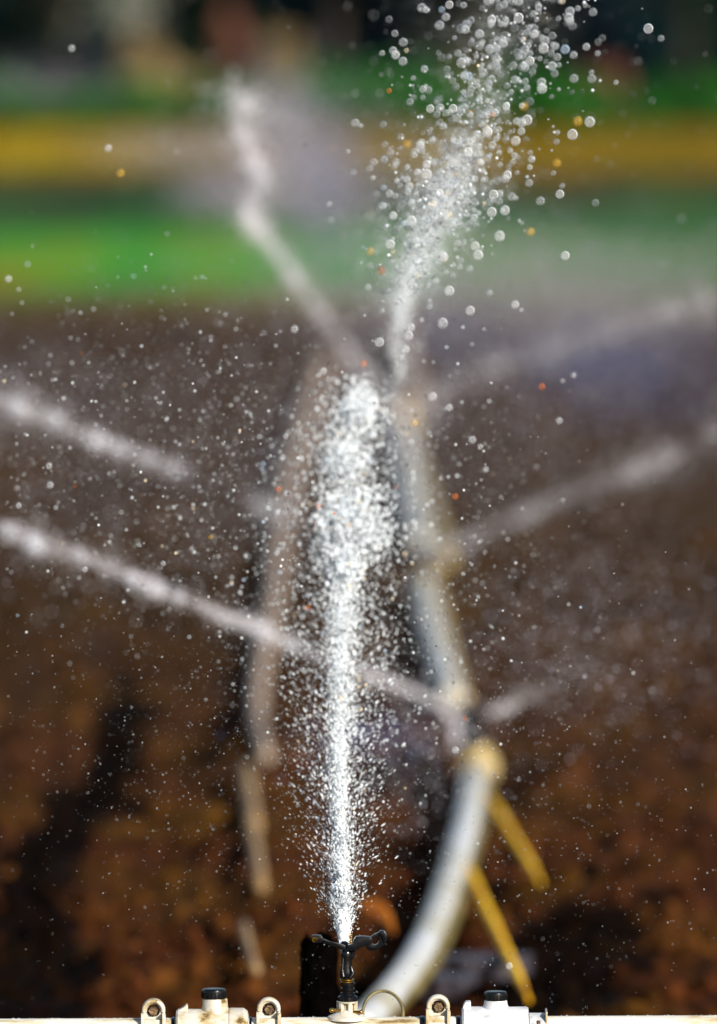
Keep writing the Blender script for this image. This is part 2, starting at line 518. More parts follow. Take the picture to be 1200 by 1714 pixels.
def strip_mat(name, stops, scale, stretch, xfade=None, edge=None, seed=0.0):
    """noise-mottled field; xfade=(x0, x1, colour): another colour towards +x; edge=(y0, y1, colour): thin sward towards y0"""
    m, nt, b = new_mat(name)
    g = N(nt, 'ShaderNodeNewGeometry')
    mp = N(nt, 'ShaderNodeMapping'); mp.inputs['Scale'].default_value = stretch; mp.inputs['Location'].default_value = (seed, seed * 1.7, 0)
    nt.links.new(g.outputs['Position'], mp.inputs['Vector'])
    n = N(nt, 'ShaderNodeTexNoise', Scale=scale, Detail=4, Roughness=0.55)
    nt.links.new(mp.outputs['Vector'], n.inputs['Vector'])
    c = ramp(nt, stops, n.outputs['Fac'])
    sep = N(nt, 'ShaderNodeSeparateXYZ'); nt.links.new(g.outputs['Position'], sep.inputs[0])
    n2 = N(nt, 'ShaderNodeTexNoise', Scale=0.35, Detail=4); nt.links.new(g.outputs['Position'], n2.inputs['Vector'])
    for spec, ax, wob in ((xfade, 'X', 5.0), (edge, 'Y', 9.0)):
        if not spec: continue
        ad = N(nt, 'ShaderNodeMath', operation='MULTIPLY_ADD'); ad.inputs[1].default_value = wob
        nt.links.new(n2.outputs['Fac'], ad.inputs[0]); nt.links.new(sep.outputs[ax], ad.inputs[2])
        mr = N(nt, 'ShaderNodeMapRange', interpolation_type='SMOOTHSTEP')
        mr.inputs['From Min'].default_value = spec[0] + wob / 2; mr.inputs['From Max'].default_value = spec[1] + wob / 2
        nt.links.new(ad.outputs[0], mr.inputs['Value'])
        mx = N(nt, 'ShaderNodeMix', data_type='RGBA'); nt.links.new(mr.outputs['Result'], mx.inputs['Factor'])
        nt.links.new(c, mx.inputs[6]); mx.inputs[7].default_value = (*spec[2], 1)
        c = mx.outputs[2]
    nt.links.new(c, b.inputs['Base Color'])
    b.inputs['Roughness'].default_value = 0.95; b.inputs['Specular IOR Level'].default_value = 0.1
    return m


M['turf'] = strip_mat('turf', [(0.34, (0.006, 0.065, 0.009)), (0.44, (0.018, 0.21, 0.018)), (0.53, (0.085, 0.22, 0.006)), (0.64, (0.19, 0.15, 0.004))], 0.62, (1, 0.16, 1), edge=(62, 54, (0.070, 0.046, 0.006)), xfade=(0.3, 3.4, (0.042, 0.110, 0.016)), seed=3.1)
M['turf_back'] = strip_mat('turf_back', [(0.32, (0.006, 0.036, 0.006)), (0.5, (0.012, 0.075, 0.010)), (0.70, (0.03, 0.080, 0.008))], 0.5, (1, 0.16, 1), seed=8.0)
M['stubble'] = strip_mat('yellow_stubble', [(0.36, (0.38, 0.25, 0.002)), (0.5, (0.60, 0.45, 0.004)), (0.66, (0.70, 0.56, 0.008))], 0.6, (1, 0.12, 1), xfade=(-4.3, -1.8, (0.21, 0.145, 0.011)), seed=1.0)  # duller crop towards the right, the mist's veil mixed into that colour
M['dim_soil'] = strip_mat('weedy_soil', [(0.38, (0.008, 0.007, 0.004)), (0.50, (0.014, 0.020, 0.006)), (0.60, (0.085, 0.024, 0.006))], 0.45, (1, 0.2, 1), seed=5.5)
M['meadow'] = mat_noise('far_meadow', [(0.35, (0.008, 0.03, 0.008)), (0.65, (0.03, 0.085, 0.012))], scale=0.4, rough=0.95, spec=0.1)
bm = bmesh.new()
vs = [bm.verts.new(p) for p in ((-1500, -200, -0.12), (1500, -200, -0.12), (1500, 2500, -0.12), (-1500, 2500, -0.12))]
bm.faces.new(vs)
tag(from_bm('ground', bm, M['ground'], smooth=False), 'bare ground reaching to the horizon', kind='structure')
strip('grass_field', 52.8, 74, -0.010, M['turf'], 'bright green grass field beyond the tilled soil', ragged=5)
strip('rough_grass', 60, 85, -0.018, M['turf_back'], 'darker rough grass behind the bright green field', ragged=5)
strip('weedy_ground', 72, 104, -0.026, M['dim_soil'], 'dark weedy strip of soil between grass and yellow crop', ragged=9)
strip('crop_field', 85, 142, -0.034, M['stubble'], 'yellow crop field in front of the trees')
strip('meadow', 140, 480, -0.042, M['meadow'], 'dark green meadow under the far trees')


def blades(name, n, x0, x1, y0, y1, h, w, mat, label, cat, patch=0.0):
    x = rng.uniform(x0, x1, n); y = rng.uniform(y0, y1, n)
    x *= (0.45 + 0.55 * y / y1)
    if patch:
        keep = vnoise(x * 1.3 + 50, y * 0.45 + 20, 31) > patch
        x, y = x[keep], y[keep]; n = len(x)
    a = rng.uniform(0, PI, n); hh = h * rng.uniform(0.5, 1.2, n); lean = rng.normal(0, 0.35, (n, 2)) * hh[:, None]
    dx, dy = np.cos(a) * w, np.sin(a) * w
    z = np.full(n, -0.05)
    p0 = np.stack([x - dx, y - dy, z], 1); p1 = np.stack([x + dx, y + dy, z], 1)
    p2 = np.stack([x + lean[:, 0], y + lean[:, 1], z + hh], 1)
    V = np.stack([p0, p1, p2], 1).reshape(-1, 3)
    Fc = np.arange(3 * n).reshape(-1, 3)
    o = from_np(name, V, Fc, mat, smooth=False)
    tag(o, label, cat, kind='stuff')


blades('grass', 60000, -8, 8, 55.5, 84, 0.05, 0.012, M['grass_blade'], 'short green grass of the field beyond the soil', 'grass', 0.3)
blades('crop', 60000, -12, 12, 101, 142, 0.10, 0.016, M['crop_blade'], 'yellow ripening crop in front of the trees', 'crop', 0.25)
blades('weeds', 9000, -9, 9, 84, 101, 0.07, 0.018, M['green_leaf'], 'thin weeds on the dark strip of soil', 'weeds', 0.45)


# ------------------------------------------------------------------ shrubs and trees
def leaf_cloud(name, parent, blobs, n, size, mat):
    """leaf faces on and in several lumps [(centre, radii)]"""
    Vs = []
    per = n // len(blobs)
    for c, rad in blobs:
        d = rng.standard_normal((per, 3)); d /= np.linalg.norm(d, axis=1, keepdims=True)
        rr = rng.random(per) ** 0.45
        p = np.array(c) + d * rr[:, None] * np.array(rad) * rng.uniform(0.85, 1.12, (per, 1))
        u = rng.standard_normal((per, 3)); u /= np.linalg.norm(u, axis=1, keepdims=True)
        w = np.cross(u, rng.standard_normal((per, 3))); w /= np.linalg.norm(w, axis=1, keepdims=True)
        s = size * rng.uniform(0.6, 1.3, (per, 1))
        Vs.append(np.stack([p - u * s, p + w * s * 0.45, p + u * s, p - w * s * 0.45], 1))
    V = np.concatenate(Vs).reshape(-1, 3)
    V[:, 2] = np.maximum(V[:, 2], -0.02)
    return from_np(name, V, np.arange(len(V)).reshape(-1, 4), mat, parent, smooth=False, world=False)


def shrub(name, px, y, w, h, mat, label, group=None, n=1800):
    y *= 1.156; w *= 1.156; h *= 1.2
    base = Vector(((px - 600) / F * y, y, -0.03))
    t = thing(name, label, 'shrub', base, group)
    bl = []
    for k in range(6):
        bl.append(((random.uniform(-0.33, 0.33) * w, random.uniform(-0.3, 0.3) * w, h * random.uniform(0.35, 0.72)), (w * 0.26, w * 0.26, h * 0.3)))
    leaf_cloud('foliage', t, bl, n, 0.07, mat)
    bm = bmesh.new()
    for k in range(5):
        a = k * 1.26
        e = Vector((math.cos(a) * w * 0.28, math.sin(a) * w * 0.28, h * 0.6))
        tube(bm, [(0, 0, 0), e * 0.5 + Vector((0, 0, h * 0.1)), e], [0.025, 0.016, 0.006], seg=6)
    from_bm('stems', bm, M['trunk'], t, world=False)
    return t


def tree(name, px, y, h, cw, z0, mat, tmat, label, group=None, n=5200, tr=0.16):
    y *= 1.156; h *= 1.1; cw *= 1.156
    base = Vector(((px - 600) / F * y, y, -0.05))
    t = thing(name, label, 'tree', base, group)
    bm = bmesh.new()
    lean = random.uniform(-0.25, 0.25)
    pts = [(lean * s * s, 0.1 * math.sin(s * 3), h * 0.8 * s) for s in np.linspace(0, 1, 8)]
    tube(bm, pts, [tr * (1.25 if s == 0 else 1) * (1 - 0.8 * s) for s in np.linspace(0, 1, 8)], seg=10)
    for k in range(9):
        s = random.uniform(0.2, 0.9); a = random.uniform(0, 2 * PI)
        p = Vector((lean * s * s, 0, h * 0.8 * s)); L = cw * 0.45 * (1.1 - 0.5 * s)
        e = p + Vector((math.cos(a) * L, math.sin(a) * L, h * 0.12))
        tube(bm, [p, (p + e) / 2 + Vector((0, 0, 0.1)), e], [tr * 0.4, tr * 0.25, 0.02], seg=6)
    from_bm('trunk', bm, tmat, t, world=False)
    bl = []
    for k in range(26):
        s = random.random()
        rad = cw * 0.5 * (0.55 + 0.6 * math.sin(PI * min(1, 0.25 + 0.75 * s)))
        a = random.uniform(0, 2 * PI); q = rad * math.sqrt(random.random()) * 0.85
        bl.append(((math.cos(a) * q, math.sin(a) * q, z0 + (h - z0) * s), (cw * 0.22, cw * 0.22, h * 0.09)))
    leaf_cloud('crown', t, bl, n, 0.14, mat)
    return t


# low green shrubs along the far edge of the crop
GREEN = [(40, 123, 2.3, 0.95, 'pale low green shrub at the far left edge of the crop'),
         (205, 122.4, 2.2, 0.8, 'low green shrub in front of the big tan shrub'),
         (350, 123.5, 2.2, 0.75, 'dark green low shrub left of the pale water plume'),
         (500, 122.5, 1.9, 0.9, 'green shrub directly behind the pale water plume'),
         (600, 123.2, 2.1, 1.15, 'tallest bright green shrub, between the two water plumes'),
         (740, 122.6, 2.0, 0.9, 'green shrub half hidden by the sparkling upper plume'),
         (900, 123.4, 2.2, 0.85, 'dark green shrub just right of the sparkling plume'),
         (1040, 122.7, 2.2, 0.8, 'low green shrub below the pinkish dry shrub'),
         (1180, 123.3, 2.3, 1.05, 'green shrub at the far right edge of the crop')]
for px, y, w, h, lb in GREEN:
    shrub('green_shrub', px, y, w, h, M['green_leaf'], lb, 'low green shrubs along the crop')
DRY = [(232, 125.5, 0.75, 1.55, M['tan_leaf'], 'tan dry shrub against dark trees on the left'),
       (275, 124.6, 1.1, 1.0, M['tan_leaf'], 'olive tan shrub rising above the green shrubs'),
       (372, 126.2, 0.75, 2.05, M['red_leaf'], 'tall reddish shrub at the top of the view'),
       (470, 125.6, 0.62, 1.6, M['tan_leaf'], 'bright tan shrub above the pale water plume'),
       (1005, 126.0, 0.8, 1.2, M['red_leaf'], 'dull pinkish shrub right of the sparkling plume'),
       (800, 125.8, 0.9, 1.15, M['red_leaf'], 'dry brown shrub seen through the sparkling plume')]
for px, y, w, h, m, lb in DRY:
    shrub('dry_shrub', px, y, w, h, m, lb, 'dry shrubs before the dark trees', n=1500)
TREES = [(-60, 131, 9, 5.0, 'dark', 'dark leafy tree at the far left, trunk hidden by shrubs'),
         (110, 129, 8, 4.4, 'blue', 'bluish black tree left of the tan dry shrub'),
         (330, 132, 10, 5.0, 'dark', 'dark green tree behind the reddish shrub'),
         (560, 130, 9, 4.6, 'blue', 'blue-black tree between the two water plumes'),
         (760, 133, 10, 5.0, 'dark', 'dark tree behind the sparkling upper plume'),
         (940, 129, 8, 4.4, 'blue', 'blue-black tree just right of the sparkling plume'),
         (1150, 131, 9, 4.8, 'dark', 'dark green tree at the far right')]
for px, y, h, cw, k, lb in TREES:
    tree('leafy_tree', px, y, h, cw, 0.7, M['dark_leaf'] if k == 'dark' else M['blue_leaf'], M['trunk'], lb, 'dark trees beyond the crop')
# far wood that closes the view
bl = []
for k in range(160):
    x = random.uniform(-45, 45); bl.append(((x, random.uniform(0, 8), random.uniform(0.3, 9)), (2.2, 1.6, 1.5)))
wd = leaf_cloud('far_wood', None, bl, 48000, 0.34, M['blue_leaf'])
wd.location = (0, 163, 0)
tag(wd, 'dark mass of trees closing the view behind the fields', 'wood', kind='stuff')

# ------------------------------------------------------------------ the pipe along the bottom
SL = -0.0052            # the pipe dips slightly to the left of the photo
mm = 12.0 / F           # metres per photo pixel at the pipe


def LX(px): return (px - 600) * mm
def LZ(py): return P(600, py, 12.0).z


pipe = thing('irrigation_pipe', 'long white weathered water pipe with couplings lying across the bottom', 'pipe', (0, 12, ZT - PR))
rotm = Matrix.Rotation(-0.0052, 4, 'Y')
bm = bmesh.new()
xs = np.linspace(-2.6, 2.6, 60)
tube(bm, [(x, 12, ZT - PR + 0.0050 * x) for x in xs], PR, seg=40)
from_bm('pipe_tube', bm, M['cream_pipe'], pipe)


def lug(cx, cy, bolt_off, parent, grey=False):
    """upright rounded ear with bolt hole, on side ribs; cx, cy = pixel of the hole's centre"""
    x, z = LX(cx), LZ(cy)
    base = LZ(1716)
    yb = 12 - 0.012
    mt = M['white_plastic']
    lg = None
    bm = bmesh.new()
    R, r = 0.0185, 0.0100
    n = 28
    out, hole = [], []
    for k in range(n):
        a = -PI / 2 + 2 * PI * k / n
        ca, sa = math.cos(a), math.sin(a)
        if sa > -0.25:
            ox, oz = R * ca, R * sa
        else:
            ox, oz = R * 1.02 * max(-1, min(1, ca * 1.35)), -0.03 if abs(ca) < 0.74 else R * sa * 1.25
        out.append((x + ox, z + oz)); hole.append((x + r * ca, z + r * sa))
    prism(bm, out, yb, yb + 0.014, hole, bevel=0.0016)
    # raised collar round the top
    rim = [(x + (R - 0.0035) * math.cos(a), yb - 0.001, z + (R - 0.0035) * math.sin(a)) for a in np.linspace(-0.15, PI + 0.15, 20)]
    tube(bm, rim, 0.0030, seg=8)
    # two ribs and the saddle plate in front
    for s in (-1, 1):
        xr = x + s * 0.0165
        prism(bm, [(xr - 0.0027, base - 0.02), (xr + 0.0027, base - 0.02), (xr + 0.0027, z - 0.006), (xr - 0.0027, z - 0.003)], yb - 0.016, yb + 0.006, bevel=0.0012)
    prism(bm, [(x - 0.014, base - 0.02), (x + 0.014, base - 0.02), (x + 0.0138, z - 0.0135), (x - 0.0138, z - 0.0135)], yb - 0.009, yb + 0.004, bevel=0.0015)
    lg = from_bm('clamp_lug', bm, mt, parent, angle=40)
    bm = bmesh.new()
    lathe(bm, [(0.0005, -0.004), (0.0068, -0.004), (0.0075, -0.003), (0.0075, 0.010)], (x + bolt_off * mm, yb + 0.004, z), axis=(0, -1, 0), seg=6)
    lathe(bm, [(0.0098, -0.004), (0.0098, -0.0005)], (x, yb + 0.010, z), axis=(0, -1, 0), seg=20)
    o = from_bm('bolt', bm, M['rusty_steel'], lg, smooth=False, world=False)
    return lg


lug(255, 1690, 0, pipe)
lug(449, 1688, 1, pipe)
lug(734, 1683.5, 1, pipe)


def coupling(pa, pb, ytop, neck, cap, fin, ring, mat, label):
    """cylindrical sleeve from pixel pa to pb whose top shows at ytop; neck/cap given as (x0, x1, ytop)"""
    R = PR + (1703 - ytop) * mm
    zc = ZT - PR + 0.005 * LX((pa + pb) / 2)
    R = LZ(ytop) - zc
    bm = bmesh.new()
    x0, x1 = LX(pa), LX(pb)
    L = x1 - x0
    prof = [(R - 0.012, 0), (R - 0.003, 0), (R, 0.003), (R, L * 0.72), (R - 0.0004, L * 0.73)]
    prof += [(R + 0.0012, L * 0.735), (R + 0.0018, L * 0.76), (R + 0.0016, L * 0.93), (R - 0.003, L * 0.985), (R - 0.010, L)] if ring else [(R, L - 0.003), (R - 0.002, L), (R - 0.012, L)]
    lathe(bm, prof, (x0, 12, zc), axis=(1, 0, 0), seg=56)
    cp = from_bm('coupling', bm, mat, pipe, angle=35)
    if label: cp['label'] = label
    # neck
    nx0, nx1, ny = neck
    xc = LX((nx0 + nx1) / 2); rn = LX(nx1) - xc
    zt, zb = LZ(ny), zc + R - 0.008
    bm = bmesh.new()
    lathe(bm, [(rn + 0.003, zb), (rn + 0.0012, zb + 0.0095), (rn, zb + 0.012), (rn * 0.97, zt - 0.002), (rn * 0.93, zt)], (xc, 12, 0), seg=36)
    from_bm('neck', bm, mat, cp, world=False, angle=40)
    cx0, cx1, cy = cap
    xc2 = LX((cx0 + cx1) / 2); rc = LX(cx1) - xc2
    zt2 = LZ(cy)
    bm = bmesh.new()
    prof = [(rc * 0.9, zt - 0.001), (rc, zt + 0.001), (rc, zt2 - 0.004), (rc * 0.97, zt2 - 0.0018), (rc * 0.86, zt2 - 0.0004), (rc * 0.4, zt2)]
    lathe(bm, prof, (xc2, 12, 0), seg=40)
    # grip flutes
    for k in range(22):
        a = 2 * PI * k / 22
        p = Vector((xc2 + rc * math.cos(a), 12 + rc * math.sin(a), 0))
        tube(bm, [p + Vector((0, 0, zt + 0.002)), p + Vector((0, 0, zt2 - 0.005))], 0.0009, seg=6)
    from_bm('cap', bm, M['black_plastic'], cp, world=False, angle=40)
    # fin
    if fin:
        bm = bmesh.new()
        prism(bm, [(LX(a), LZ(b)) for a, b in fin], 12 - 0.012, 12 + 0.010, bevel=0.0013)
        from_bm('latch_fin', bm, mat, cp, world=False, angle=40)
    return cp


c1 = coupling(293, 415, 1689, (337, 380, 1671), (336, 377, 1654.5),
              [(291, 1712), (293, 1692), (300, 1688), (306, 1684.5), (310, 1680.5), (312.5, 1681), (313.5, 1700), (311, 1712)], True, M['white_plastic'],
              'cream coupling with mossy stains and a tall black cap')
c2 = coupling(774, 886, 1685, (811, 851, 1674), (811.5, 850, 1659),
              [(775, 1712), (776, 1683), (779, 1677), (782, 1675.5), (789, 1675.5), (790, 1700), (788, 1712)], False, M['grey_plastic'],
              'pale grey coupling with a low black cap')
# lower collar, flange plate and pin at the right end of the grey coupling
bm = bmesh.new()
zc = ZT - PR + 0.005 * LX(900)
lathe(bm, [(0.03, 0), (LZ(1695.5) - zc, 0.001), (LZ(1695.5) - zc, LX(914) - LX(886)), (0.03, LX(914) - LX(886) + 0.0005)], (LX(886.5), 12, zc), axis=(1, 0, 0), seg=48)
col = from_bm('collar', bm, M['grey_plastic'], c2, world=False, angle=40)
bm = bmesh.new()
prism(bm, [(LX(914.5), LZ(1730)), (LX(917.6), LZ(1730)), (LX(917.6), LZ(1689.5)), (LX(914.5), LZ(1690.5))], 12 - 0.03, 12 + 0.02, bevel=0.0008)
from_bm('flange_plate', bm, M['white_plastic'], c2, world=False, angle=40)
bm = bmesh.new()
tube(bm, [(LX(902), 12 - 0.046, LZ(1702)), (LX(902), 12 - 0.046, LZ(1725))], 0.0032, seg=10)
from_bm('pin', bm, M['rusty_steel'], c2, world=False)
# dark gasket rings beside the couplings
for pa, pb in ((416, 421), (703, 712), (764, 772), (285, 291)):
    bm = bmesh.new()
    zc = ZT - PR + 0.005 * LX(pa)
    lathe(bm, [(0.03, 0), (PR + 0.0013, 0.0006), (PR + 0.0013, LX(pb) - LX(pa) - 0.0006), (0.03, LX(pb) - LX(pa))], (LX(pa), 12, zc), axis=(1, 0, 0), seg=48)
    from_bm('gasket', bm, M['black_plastic'], pipe, angle=40)

# ------------------------------------------------------------------ the sprinkler in focus
SX = 581
spr = thing('impact_sprinkler', 'black impact sprinkler with hooked arm, sharply in focus on the white pipe', 'sprinkler', (LX(SX), 12, LZ(1702)))
x0 = LX(SX)
# white saddle
bm = bmesh.new()
lathe(bm, [(0.032, LZ(1706)), (0.030, LZ(1701)), (0.021, LZ(1696.5)), (0.0155, LZ(1693)), (0.0148, LZ(1690)), (0.010, LZ(1689.5)), (0.010, LZ(1679)), (0.0158, LZ(1678.5)), (0.0168, LZ(1677)), (0.0168, LZ(1675.6)), (0.013, LZ(1675))], (x0, 12, 0), seg=40)
for k in range(6):
    a = -PI / 2 + 0.32 + k * PI / 3
    c = Vector((x0 + 0.0135 * math.cos(a), 12 + 0.0135 * math.sin(a), 0))
    b2 = bmesh.new()
    bmesh.ops.create_cube(b2, size=1, matrix=Matrix.Translation((c.x, c.y, (LZ(1698) + LZ(1676.4)) / 2)) @ Matrix.Rotation(a, 4, 'Z') @ Matrix.Diagonal((0.006, 0.0066, LZ(1676.4) - LZ(1698), 1)))
    bmesh.ops.bevel(b2, geom=b2.edges[:], offset=0.001, segments=2, affect='EDGES')
    me = bpy.data.meshes.new('t'); b2.to_mesh(me); b2.free(); bm.from_mesh(me); bpy.data.meshes.remove(me)
sd = from_bm('saddle', bm, M['white_plastic'], spr, angle=40)
for px, py, ax, ln in ((552, 1689, (-1, -0.3, 0), 0.012), (606, 1692, (1, -0.3, 0), 0.006)):
    bm = bmesh.new()
    xx = LX(px)
    lathe(bm, [(0.0010, -0.001), (0.0030, 0.0), (0.0036, 0.001), (0.0036, ln * 0.5), (0.0024, ln * 0.55), (0.0024, ln + 0.008)], (xx, 12 - 0.016, LZ(py)), axis=(-ax[0], -ax[1], 0), seg=8)
    from_bm('bolt', bm, M['brass'], sd, world=False, angle=40)
# black bearing and body
bm = bmesh.new()
z = LZ
lathe(bm, [(0.0140, z(1676)), (0.0156, z(1674.5)), (0.0156, z(1669)), (0.0132, z(1666.5)), (0.0112, z(1665.5)), (0.0112, z(1662)), (0.0090, z(1661)), (0.0090, z(1658.5)), (0.0112, z(1657.5)),
           (0.0112, z(1654)), (0.0090, z(1653)), (0.0090, z(1650.5)), (0.0112, z(1649.5)), (0.0112, z(1645)), (0.0096, z(1644))], (x0 + 0.0008, 12, 0), seg=32)
for k in range(9):
    a = 2 * PI * k / 9
    tube(bm, [(x0 + 0.0008 + 0.0148 * math.cos(a), 12 + 0.0148 * math.sin(a), z(1675)), (x0 + 0.0008 + 0.0142 * math.cos(a), 12 + 0.0142 * math.sin(a), z(1668))], 0.0018, seg=6)
from_bm('bearing_nut', bm, M['black_plastic'], spr, angle=40)
bm = bmesh.new()
lathe(bm, [(0.008, z(1644.5)), (0.0108, z(1643.8)), (0.0108, z(1642.4)), (0.008, z(1641.8))], (x0 - 0.0005, 12, 0), seg=28)
lathe(bm, [(0.008, z(1641.2)), (0.0116, z(1640.6)), (0.0116, z(1638.8)), (0.008, z(1638.3))], (x0 - 0.0005, 12, 0), seg=28)
from_bm('washer', bm, M['brass'], spr, angle=40)
bm = bmesh.new()
lathe(bm, [(0.0088, z(1639)), (0.0100, z(1637)), (0.0108, z(1630)), (0.0100, z(1624)), (0.0088, z(1617)), (0.0086, z(1606)), (0.0092, z(1597)), (0.0086, z(1592)), (0.0064, z(1589.5))], (x0 - 0.0012, 12, 0), seg=28)
# lobes on the lower body and a side rib
tube(bm, [(x0 + 0.004, 11.990, z(1636)), (x0 + 0.009, 11.992, z(1628)), (x0 + 0.006, 11.993, z(1617))], [0.003, 0.004, 0.002], seg=10)
tube(bm, [(x0 - 0.006, 11.990, z(1634)), (x0 - 0.008, 11.993, z(1622)), (x0 - 0.006, 11.995, z(1600))], [0.003, 0.003, 0.002], seg=10)
# barrel pointing up and away
tube(bm, [(x0 - 0.001, 12.0, z(1600)), (x0 - 0.003, 12.010, z(1592)), (x0 - 0.0046, 12.022, z(1583))], [0.0085, 0.0080, 0.0066], seg=18)
# bridge that carries the arm
tube(bm, [(x0 + 0.006, 11.997, z(1604)), (x0 + 0.010, 11.996, z(1592)), (x0 + 0.009, 11.995, z(1580))], [0.004, 0.0035, 0.003], seg=10)
from_bm('body', bm, M['black_plastic'], spr, angle=50)
bm = bmesh.new()
lathe(bm, [(0.0040, 0), (0.0063, 0.0004), (0.0064, 0.004), (0.0050, 0.0048), (0.0045, 0.0040), (0.0038, 0.0005)], (x0 - 0.0047, 12.018, z(1588)), axis=(0, -0.35, 1), seg=24)
from_bm('nozzle', bm, M['brass'], spr, angle=40)
# arm: left counterweight, thin web, right spoon with an eye
bm = bmesh.new()
def o2(pts): return [(LX(a), LZ(b)) for a, b in pts]
prism(bm, o2([(521, 1566), (523, 1564), (537, 1564.5), (540, 1568), (540, 1574), (536, 1576.5), (523, 1577), (520.5, 1574)]), 11.985, 12.003, bevel=0.0018)
prism(bm, o2([(537, 1569), (552, 1575), (566, 1578), (578, 1581.5), (578, 1590), (566, 1587), (550, 1580), (537, 1576)]), 11.990, 12.000, bevel=0.0014)
prism(bm, o2([(582, 1580), (590, 1579), (592, 1571), (596, 1566), (606, 1565.5), (620, 1566.5), (624, 1571), (618, 1580), (606, 1584), (598, 1589), (584, 1589)]), 11.985, 12.001, bevel=0.0016)
out = []; hol = []
for k in range(24):
    a = 2 * PI * k / 24
    ca, sa = math.cos(a), math.sin(a)
    q = 0.62
    ux, uz = ca * 20.5, sa * 12.5
    rx = ux * math.cos(q) - uz * math.sin(q); rz = ux * math.sin(q) + uz * math.cos(q)
    out.append((LX(630.5 + rx), LZ(1574.5 - rz)))
    ux, uz = ca * 7.2, sa * 4.8
    rx = ux * math.cos(q + 0.5) - uz * math.sin(q + 0.5); rz = ux * math.sin(q + 0.5) + uz * math.cos(q + 0.5)
    hol.append((LX(629 + rx), LZ(1573.5 - rz)))
prism(bm, out, 11.986, 12.0005, hol, bevel=0.0016)
prism(bm, o2([(632, 1560), (637, 1555.5), (644, 1556.5), (648.5, 1563), (648, 1572), (643, 1577), (640, 1566)]), 11.983, 11.9975, bevel=0.0016)
tube(bm, [(LX(538), 11.988, LZ(1571.5)), (LX(556), 11.988, LZ(1576)), (LX(569), 11.989, LZ(1579.5))], 0.0011, seg=8)
arm = from_bm('swing_arm', bm, M['black_plastic'], spr, angle=40)
bm = bmesh.new()
lathe(bm, [(0.001, -0.001), (0.0042, 0.0), (0.0045, 0.002), (0.0045, 0.005)], (LX(525.5), 11.983, LZ(1570.5)), axis=(0.6, 1, 0.1), seg=16)
from_bm('bolt', bm, M['brass'], arm, world=False, angle=40)
bm = bmesh.new()
pts = []
for t in np.linspace(0, 1, 120):
    a = t * 6.5 * 2 * PI
    pts.append((LX(586.5) + 0.0033 * math.cos(a), 11.990 + 0.0033 * math.sin(a), LZ(1579) + t * (LZ(1561) - LZ(1579))))
tube(bm, pts, 0.00065, seg=6)
from_bm('spring', bm, M['brass'], spr)

def clinging():
    C, R = [], []
    for k in range(520):
        x = random.uniform(-0.58, 0.58); a = random.uniform(0.6, 2.3)
        zc = ZT - PR + 0.005 * x
        C.append((x, 12 - PR * math.cos(a), zc + PR * math.sin(a))); R.append(random.uniform(0.0004, 0.0016) * random.random() ** 0.5 + 0.0003)
    V, Fc, k = balls(np.array(C), np.array(R), base=ICO2)
    o = from_np('clinging_drops', V, Fc, M['white_rim'], pipe, np.ones((len(V), 3)) * 0.9)
    o['kind'] = 'stuff'


clinging()

# ------------------------------------------------------------------ things on the soil behind
def black_lump(px, py_top, y, w, h, label):  # near-black rough lump, taller than wide
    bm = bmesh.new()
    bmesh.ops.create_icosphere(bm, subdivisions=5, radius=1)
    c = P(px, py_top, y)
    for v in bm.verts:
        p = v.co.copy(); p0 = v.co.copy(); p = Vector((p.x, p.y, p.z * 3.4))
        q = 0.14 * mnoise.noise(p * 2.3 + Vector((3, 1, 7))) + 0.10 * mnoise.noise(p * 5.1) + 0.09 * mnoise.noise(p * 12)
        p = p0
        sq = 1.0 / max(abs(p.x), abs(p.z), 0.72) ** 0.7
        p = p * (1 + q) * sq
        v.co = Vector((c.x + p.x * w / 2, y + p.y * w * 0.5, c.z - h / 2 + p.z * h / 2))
    o = from_bm('black_lump', bm, M['near_black'])
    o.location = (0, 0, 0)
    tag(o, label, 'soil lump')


black_lump(534, 1570, 13.0, 0.066, 0.30, 'black lump standing just left of the focused sprinkler')

# receding white pipe, in sections joined by yellowed fittings
def ground_path(pts, z, n):
    Q = [G(a, b, z) for a, b in pts]     # lying on the soil
    S = spline([tuple(q) for q in Q], n)
    return [Vector(s) for s in S]


rp = thing('receding_pipe', 'blurred white pipe winding away from the sprinkler across the soil', 'pipe', G(640, 1690, 0.06))
SECT = [([(600, 1722), (628, 1692), (680, 1630), (720, 1560), (752, 1475), (780, 1380), (797, 1290)], 0.0265, 'pipe_section', 'far_pipe'),
        ([(756, 1168), (738, 1110), (720, 1045), (707, 978)], 0.029, 'pipe_section', 'far_pipe'),
        ([(702, 905), (690, 850), (684, 800), (668, 720), (660, 690)], 0.031, 'pipe_section', 'far_pipe'),
        ([(694, 690), (682, 620), (668, 545)], 0.045, 'pipe_section', 'tan_pipe')]
for pts, r, nm, mt in SECT:
    bm = bmesh.new(); r *= GS; tube(bm, ground_path(pts, r + 0.014, 40), r, seg=20); from_bm(nm, bm, M[mt], rp)
# added tubes: the tint of light on the pipe's right side, as colour
FL = [([(640, 1700), (700, 1640), (744, 1565), (775, 1475), (800, 1380), (812, 1310)], 0.017),
      ([(776, 1172), (767, 1140), (752, 1080), (738, 1020), (728, 985)], 0.014),
      ([(748, 940), (738, 900), (722, 850), (702, 790), (690, 740), (684, 690)], 0.022)]
M['olive_flank'] = mat_noise('dull_olive_flank', [(0.35, (0.10, 0.075, 0.018)), (0.7, (0.19, 0.15, 0.05))], scale=6, rough=0.6, spec=0.2)
for k, (pts, r) in enumerate(FL):
    bm = bmesh.new(); r *= GS; tube(bm, ground_path(pts, r + 0.008, 24), r, seg=14); from_bm('flank_shading', bm, M['yellow_fitting'] if k else M['olive_flank'], rp)


